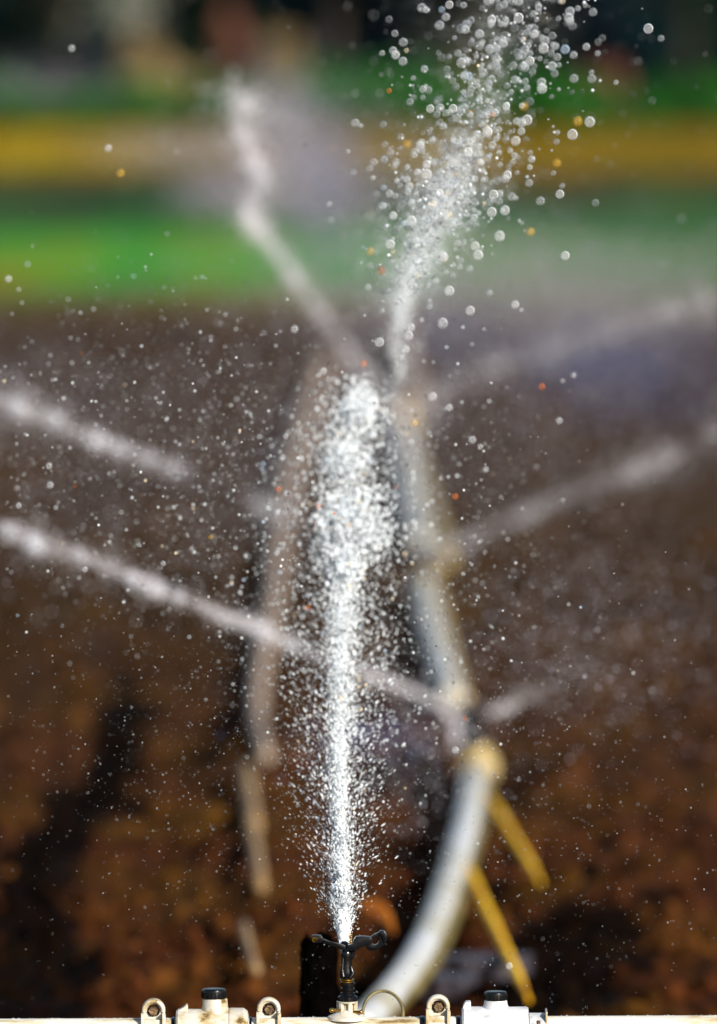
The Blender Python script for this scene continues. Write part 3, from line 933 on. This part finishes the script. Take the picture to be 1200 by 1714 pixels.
def fitting(px, py, r, label=None):
    c = G(px, py, r * 0.9)
    bm = bmesh.new()
    lathe(bm, [(r * 0.5, -r * 1.6), (r * 0.95, -r * 1.5), (r, -r * 1.1), (r * 0.86, -r), (r * 0.86, r), (r, r * 1.1), (r * 0.95, r * 1.5), (r * 0.5, r * 1.6)], c, axis=(0.06, 1, 0), seg=20)
    lathe(bm, [(r * 0.62, 0), (r * 0.62, r * 1.15), (r * 0.5, r * 1.3), (r * 0.3, r * 1.32)], c, seg=18)
    o = from_bm('pipe_fitting', bm, M['yellow_fitting'], rp, angle=40)
    return c


f1 = fitting(802, 1288, 0.050)
f2 = fitting(712, 972, 0.040)
f3 = fitting(676, 705, 0.06)


def far_sprinkler(px_head, py_head, foot, label, s=1.0):
    """small black sprinkler on a pale riser standing on a fitting of the receding pipe"""
    y = foot.y
    head = P(px_head, py_head, y)
    t = thing('riser_sprinkler', label, 'sprinkler', foot, 'sprinklers along the receding pipe')
    bm = bmesh.new()
    top = head - Vector((0, 0, 0.012))
    tube(bm, [foot + Vector((0, 0, 0.03)), foot + (top - foot) * 0.5 + Vector((0.004, 0, 0)), top], [0.026 * s, 0.024 * s, 0.022 * s], seg=14)
    from_bm('riser', bm, M['black_plastic'], t)
    bm = bmesh.new()
    lathe(bm, [(0.016, -0.030), (0.028, -0.018), (0.030, 0.0), (0.027, 0.014), (0.018, 0.026), (0.009, 0.030)], head, seg=18)
    from_bm('head', bm, M['black_plastic'], t, angle=40)
    bm = bmesh.new()
    for sx in (-1, 1):
        tube(bm, [head + Vector((sx * 0.010, -0.004, 0.004)), head + Vector((sx * 0.030, -0.006, 0.010)), head + Vector((sx * 0.040, -0.008, 0.016))], [0.009, 0.008, 0.0065], seg=12)
    from_bm('swing_arm', bm, M['black_plastic'], t)
    return head


h1 = far_sprinkler(784, 1200, f1, 'blurred black sprinkler on the nearest fitting of the receding pipe')
h2 = far_sprinkler(716, 926, f2, 'blurred dark sprinkler halfway along the receding pipe', 1.2)
h3 = far_sprinkler(694, 690, f3, 'faint farthest sprinkler where two high jets start', 1.3)

# yellow tubes
for pts, r, lb in (([(774, 1432), (829, 1552), (886, 1676)], 0.0105, 'bright yellow tube on the soil, the nearer and longer of two'),
                   ([(814, 1326), (860, 1402), (906, 1478)], 0.0100, 'dull yellow tube on the soil beside the pipe fitting')):
    bm = bmesh.new(); r *= GS * 0.86
    tube(bm, ground_path(pts, r + 0.03, 30), [r * min(1, 0.3 + 4 * min(i, 29 - i) / 29) for i in range(30)], seg=14)
    tag(from_bm('yellow_tube', bm, M['yellow_tube']), lb, 'tube', 'yellow tubes on the soil')

# tan hose left and broken reeds
bm = bmesh.new()
tube(bm, ground_path([(548, 600), (524, 670), (503, 740), (484, 810), (470, 890), (463, 970), (450, 1050), (436, 1130), (431, 1190), (436, 1230), (446, 1268)], 0.03, 70), list(np.linspace(0.050, 0.019, 70)), seg=14)
tag(from_bm('tan_hose', bm, M['tan_pipe']), 'long blurred tan hose curving over the soil on the left', 'hose')
for pts, r, lb in (([(412, 1284), (419, 1330), (426, 1382)], 0.0150, 'pale dry reed on the soil, topmost of three pieces'),
                   ([(416, 1350), (428, 1420), (437, 1484)], 0.0125, 'dull dry reed below the pale topmost piece'),
                   ([(408, 1546), (418, 1590), (429, 1624)], 0.0085, 'small dry reed nearest the pipe with couplings')):
    bm = bmesh.new(); r *= GS * 1.05; tube(bm, ground_path(pts, r + 0.016, 14), [r * (0.9 + 0.15 * math.sin(i * 2.1)) for i in range(14)], seg=12)
    tag(from_bm('dry_reed', bm, M['reed']), lb, 'reed', 'dry reed pieces on the soil')

# orange leaf: a curled pointed blade
bm = bmesh.new()
A = [P(604, 1511, 16.4), P(630, 1517, 16.35), P(648, 1535, 16.3), P(659, 1562, 16.25)]
S = spline([tuple(a) for a in A], 15)
rows = []
for i, p in enumerate(S):
    w = 0.0145 * math.sin(PI * (0.08 + 0.88 * i / 14)) ** 0.7
    d = Vector((0.45, 0, 0.75)).normalized()
    rows.append([bm.verts.new(Vector(p) + d * (w * s) + Vector((0, -0.006 * (1 - s * s) , 0))) for s in (-1, -0.5, 0, 0.5, 1)])
for a, b in zip(rows, rows[1:]):
    for k in range(4): bm.faces.new((a[k], a[k + 1], b[k + 1], b[k]))
bmesh.ops.solidify(bm, geom=bm.faces[:], thickness=0.0015)
tag(from_bm('dry_leaf', bm, M['orange_leaf']), 'curled orange dry leaf on the soil above the sprinkler arm', 'leaf')

# wire hoop behind the pipe
bm = bmesh.new()
yy = 12.22
c = P(641, 1697, yy); q = yy / F
tube(bm, [c + Vector((34 * q * math.cos(a), 0.02 * math.sin(a), 36 * q * math.sin(a))) for a in np.linspace(-0.9, PI + 0.9, 40)], 0.0026, seg=8)
tag(from_bm('wire_hoop', bm, M['wire']), 'thin brown wire hoop standing behind the pipe beside the sprinkler', 'hoop')

# puddles
m, nt, b = new_mat('puddle_water')
b.inputs['Base Color'].default_value = (0.03, 0.024, 0.03, 1); b.inputs['Roughness'].default_value = 0.5; b.inputs['IOR'].default_value = 1.33
M['puddle'] = m
for cx, cy, wx, wy, lb in ((808, 1601, 84, 7, 'pale bluish puddle crossed by the bright yellow tube'), (752, 1634, 54, 6, 'narrower pale puddle nearest the grey coupling')):
    bm = bmesh.new()
    ring = []
    for k in range(40):
        a = 2 * PI * k / 40
        f = 1 + 0.14 * math.sin(3 * a + cx) + 0.09 * math.sin(7 * a)
        g = G(cx + wx * f * math.cos(a), cy + wy * f * math.sin(a), 0.026)
        ring.append(bm.verts.new(g))
    bm.faces.new(ring)
    r = bmesh.ops.extrude_face_region(bm, geom=bm.faces[:])
    bmesh.ops.translate(bm, verts=[v for v in r['geom'] if isinstance(v, bmesh.types.BMVert)], vec=(0, 0, -0.04))
    bmesh.ops.recalc_face_normals(bm, faces=bm.faces)
    tag(from_bm('puddle', bm, M['puddle'], smooth=False), lb, 'puddle', kind='structure')

# ------------------------------------------------------------------ water
def path_np(pts, n):
    """pts = (px, py, distance, core half-width px, halo half-width px, density)"""
    S = spline(pts, n)
    Q = np.array([P(a[0], a[1], a[2])[:] for a in S])
    return S, Q


def jet_drops(pts, n, core_share, rmin, rmax, rpow=2.0, zspread=1.0, res=240, puff=0):
    S, Q = path_np(pts, res)
    dens = np.maximum(S[:, 5], 0)
    if puff:
        u = np.cumsum(np.concatenate([[0], np.linalg.norm(np.diff(S[:, :2], axis=0), axis=1)])) / puff
        dens = dens * (0.35 + 1.5 * vnoise(u, u * 0 + 3.3 + pts[0][0], 77) ** 2.2)
    cdf = np.cumsum(dens); cdf /= cdf[-1]
    i = np.clip(np.searchsorted(cdf, rng.random(n)), 1, res - 1)
    f = rng.random(n)[:, None]
    q = Q[i - 1] * (1 - f) + Q[i] * f
    s = S[i]
    tng = Q[i] - Q[i - 1]; tng /= np.linalg.norm(tng, axis=1, keepdims=True)
    sc = s[:, 2] / F
    core = rng.random(n) < core_share
    w = np.where(core, s[:, 3], s[:, 4]) * sc
    g = rng.standard_normal((n, 3)) * 0.5
    tail = rng.random(n) < 0.12
    g[tail] *= 1.5 + 1.3 * bool(puff)
    a = np.cross(tng, np.array([0.0, 1.0, 0.0])); a /= np.linalg.norm(a, axis=1, keepdims=True)
    b = np.cross(tng, a)
    pos = q + a * (g[:, 0] * w)[:, None] + b * (g[:, 1] * w * zspread)[:, None]
    out = (pos - q); out_n = out / (np.linalg.norm(out, axis=1, keepdims=True) + 1e-9)
    D = tng + 0.5 * out_n * np.where(core, 0.3, 1.0)[:, None] + 0.12 * rng.standard_normal((n, 3))
    R = rmin + (rmax - rmin) * rng.random(n) ** rpow
    return pos, R, D, s, core


# --- jet 1: the focused jet rising from the sprinkler
J1 = [(576, 1588, 12.02, 2.5, 3, 0.7), (575, 1565, 12.06, 5, 7, 1.3), (574, 1535, 12.11, 8, 16, 1.5), (572, 1490, 12.19, 13, 34, 1.35), (569, 1400, 12.34, 18, 58, 1.15), (566, 1300, 12.50, 22, 78, 1.1), (569, 1200, 12.66, 24, 92, 1.1),
      (572, 1100, 12.82, 27, 98, 1.1), (571, 1000, 12.98, 32, 108, 0.95), (577, 900, 13.15, 46, 116, 0.85), (582, 800, 13.30, 46, 106, 0.62), (590, 720, 13.42, 44, 88, 0.42), (596, 665, 13.52, 30, 54, 0.16), (600, 635, 13.58, 16, 34, 0.02)]
jet = thing('water_jet', 'sparkling white water jet rising straight from the focused sprinkler', 'water jet', P(576, 1588, 12.02), 'water jets')
# solid stream at the nozzle, frayed
S, Q = path_np(J1, 400)
sel = Q[:95]
bm = bmesh.new()
rad = []
for k in range(95):
    base = (5.5 + 12 * (1 - math.exp(-k / 24))) * mm * 0.70 * (1 if k < 60 else max(0.12, 1 - (k - 60) / 36))
    rad.append(base * (1 + 0.22 * mnoise.noise(Vector((k * 0.31, 1, 2)))))
tube(bm, [Vector(p) + Vector((0.0016 * mnoise.noise(Vector((i * 0.2, 5, 1))), 0, 0)) for i, p in enumerate(sel)], rad, seg=20)
for v in bm.verts:
    v.co.x += 0.0035 * mnoise.noise(v.co * 160) + 0.0022 * mnoise.noise(v.co * 420)
    v.co.y += 0.003 * mnoise.noise(v.co * 170 + Vector((9, 9, 9)))
me_o = from_bm('stream', bm, M['water'], jet)
a_ = me_o.data.color_attributes.new('tint', 'FLOAT_COLOR', 'POINT')
a_.data.foreach_set('color', np.ones(len(me_o.data.vertices) * 4, dtype=np.float32))


def size_by_row(s):
    """drops grow as the jet breaks up"""
    py = s[:, 1]
    return np.interp(py, [600, 800, 1000, 1300, 1500, 1600], [2.3, 1.9, 1.4, 0.9, 0.75, 0.65])


pos, R, D, s, core = jet_drops(J1, 34000, 0.50, 0.00035, 0.0018, 3.2, 0.8)
R = R * size_by_row(s)
St = np.interp(s[:, 1], [600, 1000, 1300, 1600], [1.05, 1.3, 2.4, 3.4]) * rng.uniform(0.7, 1.3, len(R)) * np.where((rng.random(len(R)) < 0.25) & (s[:, 1] > 1050), 2.0, 1.0)
drops('spray', pos, R, M['water'], jet, D, np.maximum(St, 1), base=ICO, tints=np.where((core & (rng.random(len(R)) < 0.75))[:, None], np.array([[0.93, 0.97, 1.0]]), white_tints(len(R), 0.001, 0.015, 0.12, 0.7)))
# clumps of water in the jet
cl_p, cl_r = [], []
for px, py, y, sx, sy, n in ((576, 892, 13.15, 44, 50, 1000), (620, 885, 13.15, 40, 40, 220), (575, 775, 13.33, 34, 30, 300), (598, 690, 13.45, 36, 24, 210), (574, 965, 13.02, 26, 36, 330), (569, 1040, 12.9, 22, 40, 400), (566, 1150, 12.75, 16, 60, 450), (566, 1280, 12.52, 14, 60, 480), (569, 1390, 12.35, 13, 60, 520), (572, 1480, 12.2, 11, 40, 450)):
    for k in range(int(n * 2.2)):
        q = P(px + random.gauss(0, sx * 0.5), py + random.gauss(0, sy * 0.6), y + random.gauss(0, 0.03))
        cl_p.append(q[:]); cl_r.append(random.uniform(0.0006, 0.0019) * (1.5 if py < 1000 else 1.0))
drops('clump', np.array(cl_p), np.array(cl_r), M['water'], jet, np.tile([[0.05, 0.35, 1.0]], (len(cl_p), 1)), np.full(len(cl_p), 1.5), tints=white_tints(len(cl_p), 0.0, 0.01, 0.75))

# --- upper plume: the same water farther out, drifting right
J2 = [(664, 660, 13.0, 20, 40, 0.05), (660, 600, 12.95, 20, 40, 0.3), (664, 530, 12.85, 20, 44, 0.55), (685, 460, 12.75, 26, 62, 0.9), (720, 380, 12.65, 36, 90, 1.3), (752, 310, 12.6, 40, 105, 1.35), (780, 240, 12.55, 42, 118, 1.0), (812, 160, 12.55, 46, 128, 0.8), (838, 80, 12.6, 54, 140, 0.7), (862, 0, 12.65, 60, 150, 0.65), (885, -90, 12.65, 64, 160, 0.5)]
plume = thing('water_plume', 'loose sparkling plume of large drops drifting up to the right', 'water plume', P(660, 600, 13.25))
J2a = [(p[0], p[1], p[2], p[3] * 1.1, p[4] * 1.1, p[5] * (0.03 if p[1] > 520 else 0.5 if p[1] > 450 else 1)) for p in J2]
pos, R, D, s, core = jet_drops(J2a, 820, 0.25, 0.0036, 0.0072, 1.4, 0.5)
R = R * np.interp(s[:, 1], [0, 300, 600], [1.05, 0.95, 0.7])
drops('large_spray', pos, R, M['white_rim'], plume, base=ICO2, tints=white_tints(len(R), 0.003, 0.02, 0.25, 0.9))  # drops oversized, their white rims painted as rings of blurred glints
pos, R, D, s, core = jet_drops(J2a, 800, 0.5, 0.0010, 0.0030, 2.2, 1.4)
drops('spray', pos, R, M['water'], plume, base=ICO, tints=white_tints(len(R), 0.002, 0.02, 0.25, 1.0))
# soft white body of fine water inside the plume
J2b = [(p[0] + (6 if p[1] > 500 else 0), p[1], p[2] + 2.8, p[3] * (1.0 if p[1] < 500 else 0.8), p[4], p[5] * (2.4 if 270 < p[1] < 470 else 1.3 if p[1] >= 470 else 0.30)) for p in J2]
pos, R, D, s, core = jet_drops(J2b, 5000, 0.78, 0.0010, 0.0026, 1.6, 3.0)
drops('fine_spray', pos, R, M['water'], plume, base=ICO, tints=white_tints(len(R), 0, 0.01, 0.85))

# --- jets of the sprinklers farther back (blurred by distance)
def far_jet(name, label, pts, n, core_share, r0, r1, mat='far_water', beads=()):
    t = thing(name, label, 'water jet', P(*pts[0][:3]), 'water jets')
    pts = [(p[0], p[1], p[2], p[3] * 0.72, p[4] * 0.85, p[5]) for p in pts]
    pos, R, D, s, core = jet_drops(pts, int(n * 0.55), core_share * 0.85, r0, r1, 1.6, 1.0, puff=34)
    drops('spray', pos, R, M[mat], t, D, np.full(len(R), 1.6), base=OCT, tints=np.array([[0.95, 0.92, 0.96]]) * rng.uniform(0.75, 1, (len(R), 1)))
    if beads:
        A = np.array([(p[0], p[2]) for p in pts]); A = A[np.argsort(A[:, 0])]
        B = []
        for px, py, sz, m in beads:
            yy = float(np.interp(px, A[:, 0], A[:, 1]))
            for k in range(m): B.append(P(px + random.gauss(0, sz * 0.6), py + random.gauss(0, sz * 0.6), yy + random.gauss(0, 0.05))[:])
        drops('puffs', np.array(B), rng.uniform(r0, r1 * 1.15, len(B)), M['far_water'], t, base=OCT, tints=np.array([[0.93, 0.93, 1.0]]) * rng.uniform(0.8, 1, (len(B), 1)))
    return t


Y1 = f1.y
Y2 = f2.y
Y3 = f3.y


def fly(pts, y0, y1):
    """the jet leaves its sprinkler at distance y0 and comes towards y1"""
    n = len(pts)
    return [(p[0], p[1], y0 + (y1 - y0) * min(1, (i / (n - 1)) * 1.6) ** 0.7, *p[2:]) for i, p in enumerate(pts)]


far_jet('water_jet', 'thin jet leaving the nearest blurred sprinkler leftward and dissolving in bright puffs',
        fly([(748, 1186, 4, 5, 1.6), (728, 1175, 5, 6, 1.8), (700, 1161, 6, 8, 1.8), (650, 1143, 6, 11, 1.5), (608, 1128, 7, 15, 0.9), (560, 1110, 9, 20, 0.3), (500, 1082, 9, 16, 1.2), (470, 1070, 10, 18, 0.6), (440, 1054, 12, 20, 1.2), (410, 1045, 11, 22, 0.5), (370, 1028, 12, 24, 0.9), (320, 1008, 12, 26, 0.5), (262, 985, 13, 28, 0.9),
         (215, 962, 14, 30, 0.8), (160, 940, 18, 44, 0.5), (110, 920, 20, 50, 0.7), (55, 908, 18, 44, 0.9), (0, 880, 26, 60, 0.7), (-120, 835, 30, 66, 0.6)], Y1, 16.5), 6200, 0.70, 0.0012, 0.0030, 'far_water',
        beads=[(443, 1058, 11, 150), (492, 1081, 9, 110), (262, 988, 13, 110), (300, 1000, 10, 60), (222, 968, 12, 90), (375, 1033, 9, 50), (58, 909, 13, 230), (130, 930, 14, 60), (15, 890, 16, 80), (620, 1131, 6, 60)])
far_jet('water_jet', 'short faint jet leaving the nearest blurred sprinkler rightward',
        fly([(820, 1197, 6, 9, 1.0), (836, 1189, 8, 13, 1.0), (865, 1176, 13, 24, 0.7), (920, 1150, 24, 46, 0.5), (990, 1110, 40, 80, 0.4)], Y1, 18), 700, 0.5, 0.0012, 0.0028)
far_jet('water_spill', 'curved white spill of water running down beside the nearest riser',
        [(762, 1252, Y1 - 0.3, 6, 8, 1), (766, 1230, Y1 - 0.3, 7, 9, 1.2), (761, 1208, Y1 - 0.3, 7, 9, 1.2), (746, 1190, Y1 - 0.3, 7, 9, 0.6)], 700, 0.7, 0.0016, 0.0034)
far_jet('water_jet', 'straight hazy jet rising right from the middle sprinkler',
        fly([(722, 935, 9, 14, 1.4), (760, 914, 10, 16, 1.6), (830, 882, 11, 18, 1.5), (900, 852, 13, 24, 1.2), (980, 818, 18, 40, 0.9), (1040, 798, 20, 44, 0.8), (1070, 788, 18, 40, 1.0), (1110, 770, 24, 56, 0.7), (1200, 722, 30, 64, 0.9), (1290, 680, 34, 70, 0.8)], Y2, 20), 5400, 0.52, 0.0013, 0.0031, 'mist_bright',
        beads=[(1062, 793, 16, 45), (1105, 772, 16, 25)])
far_jet('water_jet', 'broken row of white puffs from the middle sprinkler rising to the left edge',
        fly([(690, 925, 8, 12, 0.4), (600, 895, 10, 16, 0.3), (485, 860, 11, 20, 1.2), (440, 848, 12, 22, 1.3), (405, 826, 14, 26, 0.1), (330, 797, 12, 22, 0.06), (300, 786, 12, 22, 0.9), (265, 774, 13, 26, 1.1), (215, 755, 14, 28, 0.9), (165, 738, 16, 30, 1.1), (125, 722, 17, 38, 0.8), (90, 702, 18, 40, 1.1), (60, 694, 18, 44, 0.9), (28, 684, 20, 46, 1.2), (-10, 666, 26, 60, 0.9), (-120, 615, 30, 60, 0.8)], Y2, 17.5), 4600, 0.66, 0.0014, 0.0032, 'mist_bright',
        beads=[(30, 684, 13, 190), (90, 704, 13, 110), (163, 737, 13, 150), (205, 752, 12, 90), (248, 768, 10, 70), (290, 784, 10, 60), (437, 847, 11, 90), (478, 860, 9, 60)])
far_jet('water_jet', 'long pale jet from the farthest sprinkler rising steeply left and dissolving into a plume',
        fly([(704, 775, 10, 16, 1.1), (676, 715, 10, 17, 1.7), (640, 660, 11, 18, 1.8), (600, 608, 12, 18, 1.6), (545, 535, 13, 18, 1.9), (500, 475, 13, 19, 1.9), (460, 420, 14, 21, 1.8), (430, 380, 15, 26, 1.5), (414, 356, 22, 46, 0.8), (430, 330, 26, 60, 0.5), (436, 300, 20, 48, 0.8), (424, 268, 18, 46, 1.2), (408, 232, 18, 48, 1.0), (398, 200, 24, 64, 0.7), (405, 170, 40, 90, 0.6), (425, 140, 50, 100, 0.45)], Y3 * 0.8, 18.5), 9500, 0.72, 0.0014, 0.0034,
        beads=[(422, 275, 13, 120), (436, 300, 13, 90), (405, 232, 12, 60)])
far_jet('water_jet', 'faint broad jet from the farthest sprinkler rising to the right',
        fly([(706, 712, 14, 30, 0.7), (720, 670, 18, 36, 0.9), (780, 635, 24, 46, 1.0), (880, 598, 22, 42, 1.0), (980, 565, 20, 38, 0.9), (1080, 535, 18, 36, 0.9), (1170, 510, 14, 30, 0.8), (1190, 503, 10, 24, 0.2)], Y3 * 0.8, 22), 3600, 0.5, 0.0018, 0.0044, 'mist_bright')

# --- mist: veils of fine drops hanging over the field
def cloud(name, label, lobes, r0, r1, mat='mist', base=OCT, orange=0.0, tints=None, rp=1.6):
    C, R = [], []
    for px, py, y, sx, sy, sd, n in lobes:
        g = rng.standard_normal((n, 3))
        for k in range(n):
            yy = max(12.3, y + g[k, 2] * sd)
            q = P(px + g[k, 0] * sx, py + g[k, 1] * sy, yy)
            if q.z > 0.02: C.append(q[:])
    C = np.array(C); R = r0 + (r1 - r0) * rng.random(len(C)) ** rp
    o = drops(name, C, R, M[mat], None, base=base, orange=orange, warm=0.02, tints=white_tints(len(C), orange, 0.010, 0.10, 2.2) if mat == 'water' else np.array({'lavender': (0.90, 0.86, 0.98), 'blue': (0.28, 0.36, 0.80)}[tints]) * rng.uniform(0.7, 1.0, (len(C), 1)))
    tag(o, label, 'mist', kind='stuff')
    return o


cloud('drifting_mist', 'thin veil of drifting mist over the soil and the grass beyond',
      [(820, 470, 26, 220, 55, 3, 12000), (1030, 500, 26, 200, 60, 3, 9000), (640, 420, 26, 130, 90, 3, 6000), (470, 205, 24, 46, 50, 2, 4200), (505, 285, 24, 38, 44, 2, 3600), (555, 330, 24, 44, 46, 2, 2000), (395, 320, 24, 60, 26, 2, 2400), (320, 250, 26, 90, 24, 2, 2600), (600, 250, 26, 60, 60, 2, 1500),
       (600, 690, 24, 420, 130, 3, 4500), (820, 680, 24, 260, 120, 3, 4500), (300, 800, 20, 260, 130, 2, 3200), (980, 1050, 18, 150, 100, 1.5, 1800), (700, 1250, 16.5, 60, 80, 1, 500), (60, 640, 24, 120, 60, 2, 1500), (60, 140, 30, 90, 25, 3, 1400)],
      0.0014, 0.0044, tints='lavender')
cloud('bluish_mist', 'faint blue veil of mist at right, below the broad faint jet',
      [(1050, 620, 26, 110, 50, 2, 4200), (960, 590, 26, 70, 30, 2, 1200), (760, 560, 24, 50, 40, 2, 900), (545, 300, 24, 30, 60, 2, 1400), (620, 1235, 17, 60, 30, 1, 500)],
      0.0014, 0.0040, tints='blue')  # sky light and shade in the mist put into its blue tint

# fine in-focus to nearly in-focus drops that wander off the jet
cloud('stray_drops', 'countless fine stray drops floating around the jet',
      [(250, 820, 13.0, 200, 120, 0.30, 1500), (430, 900, 12.9, 80, 160, 0.25, 900), (250, 620, 13.1, 150, 70, 0.3, 380), (200, 480, 13.3, 110, 40, 0.3, 60), (760, 800, 13.1, 80, 160, 0.3, 500), (700, 1050, 12.8, 120, 150, 0.25, 800),
       (860, 120, 14.4, 170, 150, 0.5, 420), (640, 200, 14.2, 330, 170, 0.5, 160)],
      0.0008, 0.0026, 'water', ICO, orange=0.002, rp=2.6)
cloud('fine_drops', 'tiny glittering drops hanging low around the jet before the dark soil',
      [(560, 1250, 12.45, 180, 170, 0.15, 2600), (880, 1250, 12.5, 200, 230, 0.2, 2200), (300, 1150, 12.5, 190, 160, 0.2, 1700), (640, 1480, 12.25, 330, 120, 0.12, 700), (250, 1400, 12.4, 200, 180, 0.2, 200)],
      0.0003, 0.0010, 'water', ICO, orange=0.003, rp=2.2)

# --- single drops one can pick out, swollen to the size of blurred glints
dm_v, dm_f = ICO2


def drop_proto(name, col):
    me = bpy.data.meshes.new(name)
    me.from_pydata([tuple(v) for v in dm_v], [], [tuple(int(i) for i in f) for f in dm_f])
    me.polygons.foreach_set('use_smooth', [True] * len(me.polygons))
    a = me.color_attributes.new('tint', 'FLOAT_COLOR', 'POINT')
    a.data.foreach_set('color', np.tile(np.array([*col, 1.0], dtype=np.float32), len(dm_v)))
    me.materials.append(M['white_rim'])
    return me


def single_drops(col, spots, label, group):
    o0 = bpy.data.objects.new('water_drop', drop_proto('water_drop', col))
    tag(o0, label, 'water drop', group)
    for i, (px, py, y, r) in enumerate(spots):
        o = o0 if i == 0 else o0.copy()
        COL.objects.link(o)
        o.location = P(px, py, y); o.scale = (r, r, r * 1.05)


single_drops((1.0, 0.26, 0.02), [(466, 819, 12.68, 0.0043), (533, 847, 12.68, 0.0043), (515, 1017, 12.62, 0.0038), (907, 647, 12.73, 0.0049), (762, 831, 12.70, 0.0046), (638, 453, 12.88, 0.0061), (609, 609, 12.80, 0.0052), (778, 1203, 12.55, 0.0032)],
             'orange glinting water drop drifting off the jet', 'orange drops off the jet')  # refracted sunlight painted as the drop's own orange
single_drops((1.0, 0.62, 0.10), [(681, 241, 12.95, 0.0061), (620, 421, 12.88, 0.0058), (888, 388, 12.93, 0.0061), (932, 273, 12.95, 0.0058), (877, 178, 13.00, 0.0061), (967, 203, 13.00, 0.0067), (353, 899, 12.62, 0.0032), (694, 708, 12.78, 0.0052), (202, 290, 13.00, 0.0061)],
             'yellow glinting water drop floating at the edge of the spray', 'yellow drops at the spray edge')  # yellow of refracted light painted into the drop colour
PLUME_SPOTS = [(742, 243), (830, 97), (823, 33), (720, 182), (847, 178), (882, 201), (937, 325), (758, 182), (790, 137), (887, 102), (952, 30), (910, 81), (894, 57), (868, 30), (816, 2), (752, 8), (823, 355), (845, 352), (741, 430), (714, 275), (826, 326), (849, 293), (863, 236), (783, 255), (816, 221), (735, 324), (714, 292), (688, 370), (658, 361), (653, 409), (795, 412), (800, 427), (836, 395), (752, 487), (787, 520), (862, 510), (741, 541), (687, 548), (684, 562), (635, 573), (679, 585), (1085, 48), (772, 105), (907, 148), (946, 428), (987, 204), (958, 225), (662, 92)]
single_drops((0.95, 0.97, 1.0), [(x, y, 12.45 + random.uniform(-.1, .2), random.uniform(.0062, .0084)) for x, y in PLUME_SPOTS],
             'large bright water drop standing out in the upper plume', 'large drops in the upper plume')
single_drops((0.95, 0.97, 1.0), [(x, y, d, r) for x, y, d, r in ((82, 780, 12.60, 0.0047), (84, 812, 12.60, 0.0050), (31, 846, 12.60, 0.0043), (142, 953, 12.55, 0.0043), (493, 551, 12.70, 0.0056), (541, 621, 12.70, 0.0053), (478, 730, 12.62, 0.0040), (724, 664, 12.70, 0.0068), (752, 682, 12.70, 0.0053), (791, 736, 12.70, 0.0053), (804, 748, 12.62, 0.0040), (936, 704, 12.73, 0.0047), (960, 628, 12.75, 0.0040), (852, 1617, 12.44, 0.0053), (762, 1256, 12.50, 0.0053), (273, 943, 12.53, 0.0037), (463, 926, 12.55, 0.0040), (181, 248, 12.93, 0.0056), (120, 81, 12.93, 0.0050), (14, 467, 12.90, 0.0053))],
             'lone bright water drop floating apart from the jet over dark soil or field', 'lone drops apart from the jet')

# ------------------------------------------------------------------ light
EL, AZ = math.radians(24), math.radians(34)       # sun behind the camera, to its right
sd = Vector((math.sin(AZ) * math.cos(EL), -math.cos(AZ) * math.cos(EL), math.sin(EL)))
sun_d = bpy.data.lights.new('sun', 'SUN')
sun_d.energy = 4.5; sun_d.angle = math.radians(0.5); sun_d.color = (1.0, 0.94, 0.85)
sun = bpy.data.objects.new('sun', sun_d); COL.objects.link(sun)
sun.rotation_euler = sd.to_track_quat('Z', 'Y').to_euler()
sun.location = (20, -20, 20)
wld = bpy.data.worlds.new("World"); scene.world = wld; wld.use_nodes = True
nt = wld.node_tree
sky = nt.nodes.new('ShaderNodeTexSky'); sky.sky_type = 'NISHITA'; sky.sun_disc = False
sky.sun_elevation = EL
sky.sun_rotation = math.atan2(sd.x, sd.y)
nt.links.new(sky.outputs[0], nt.nodes['Background'].inputs[0])
nt.nodes['Background'].inputs[1].default_value = 0.07

scene.view_settings.view_transform = 'Standard'
scene.view_settings.look = 'None'
scene.view_settings.exposure = 0.9
scene.view_settings.gamma = 1
scene.render.engine = 'CYCLES'
scene.cycles.use_denoising = True
scene.cycles.use_adaptive_sampling = False
scene.cycles.max_bounces = 6
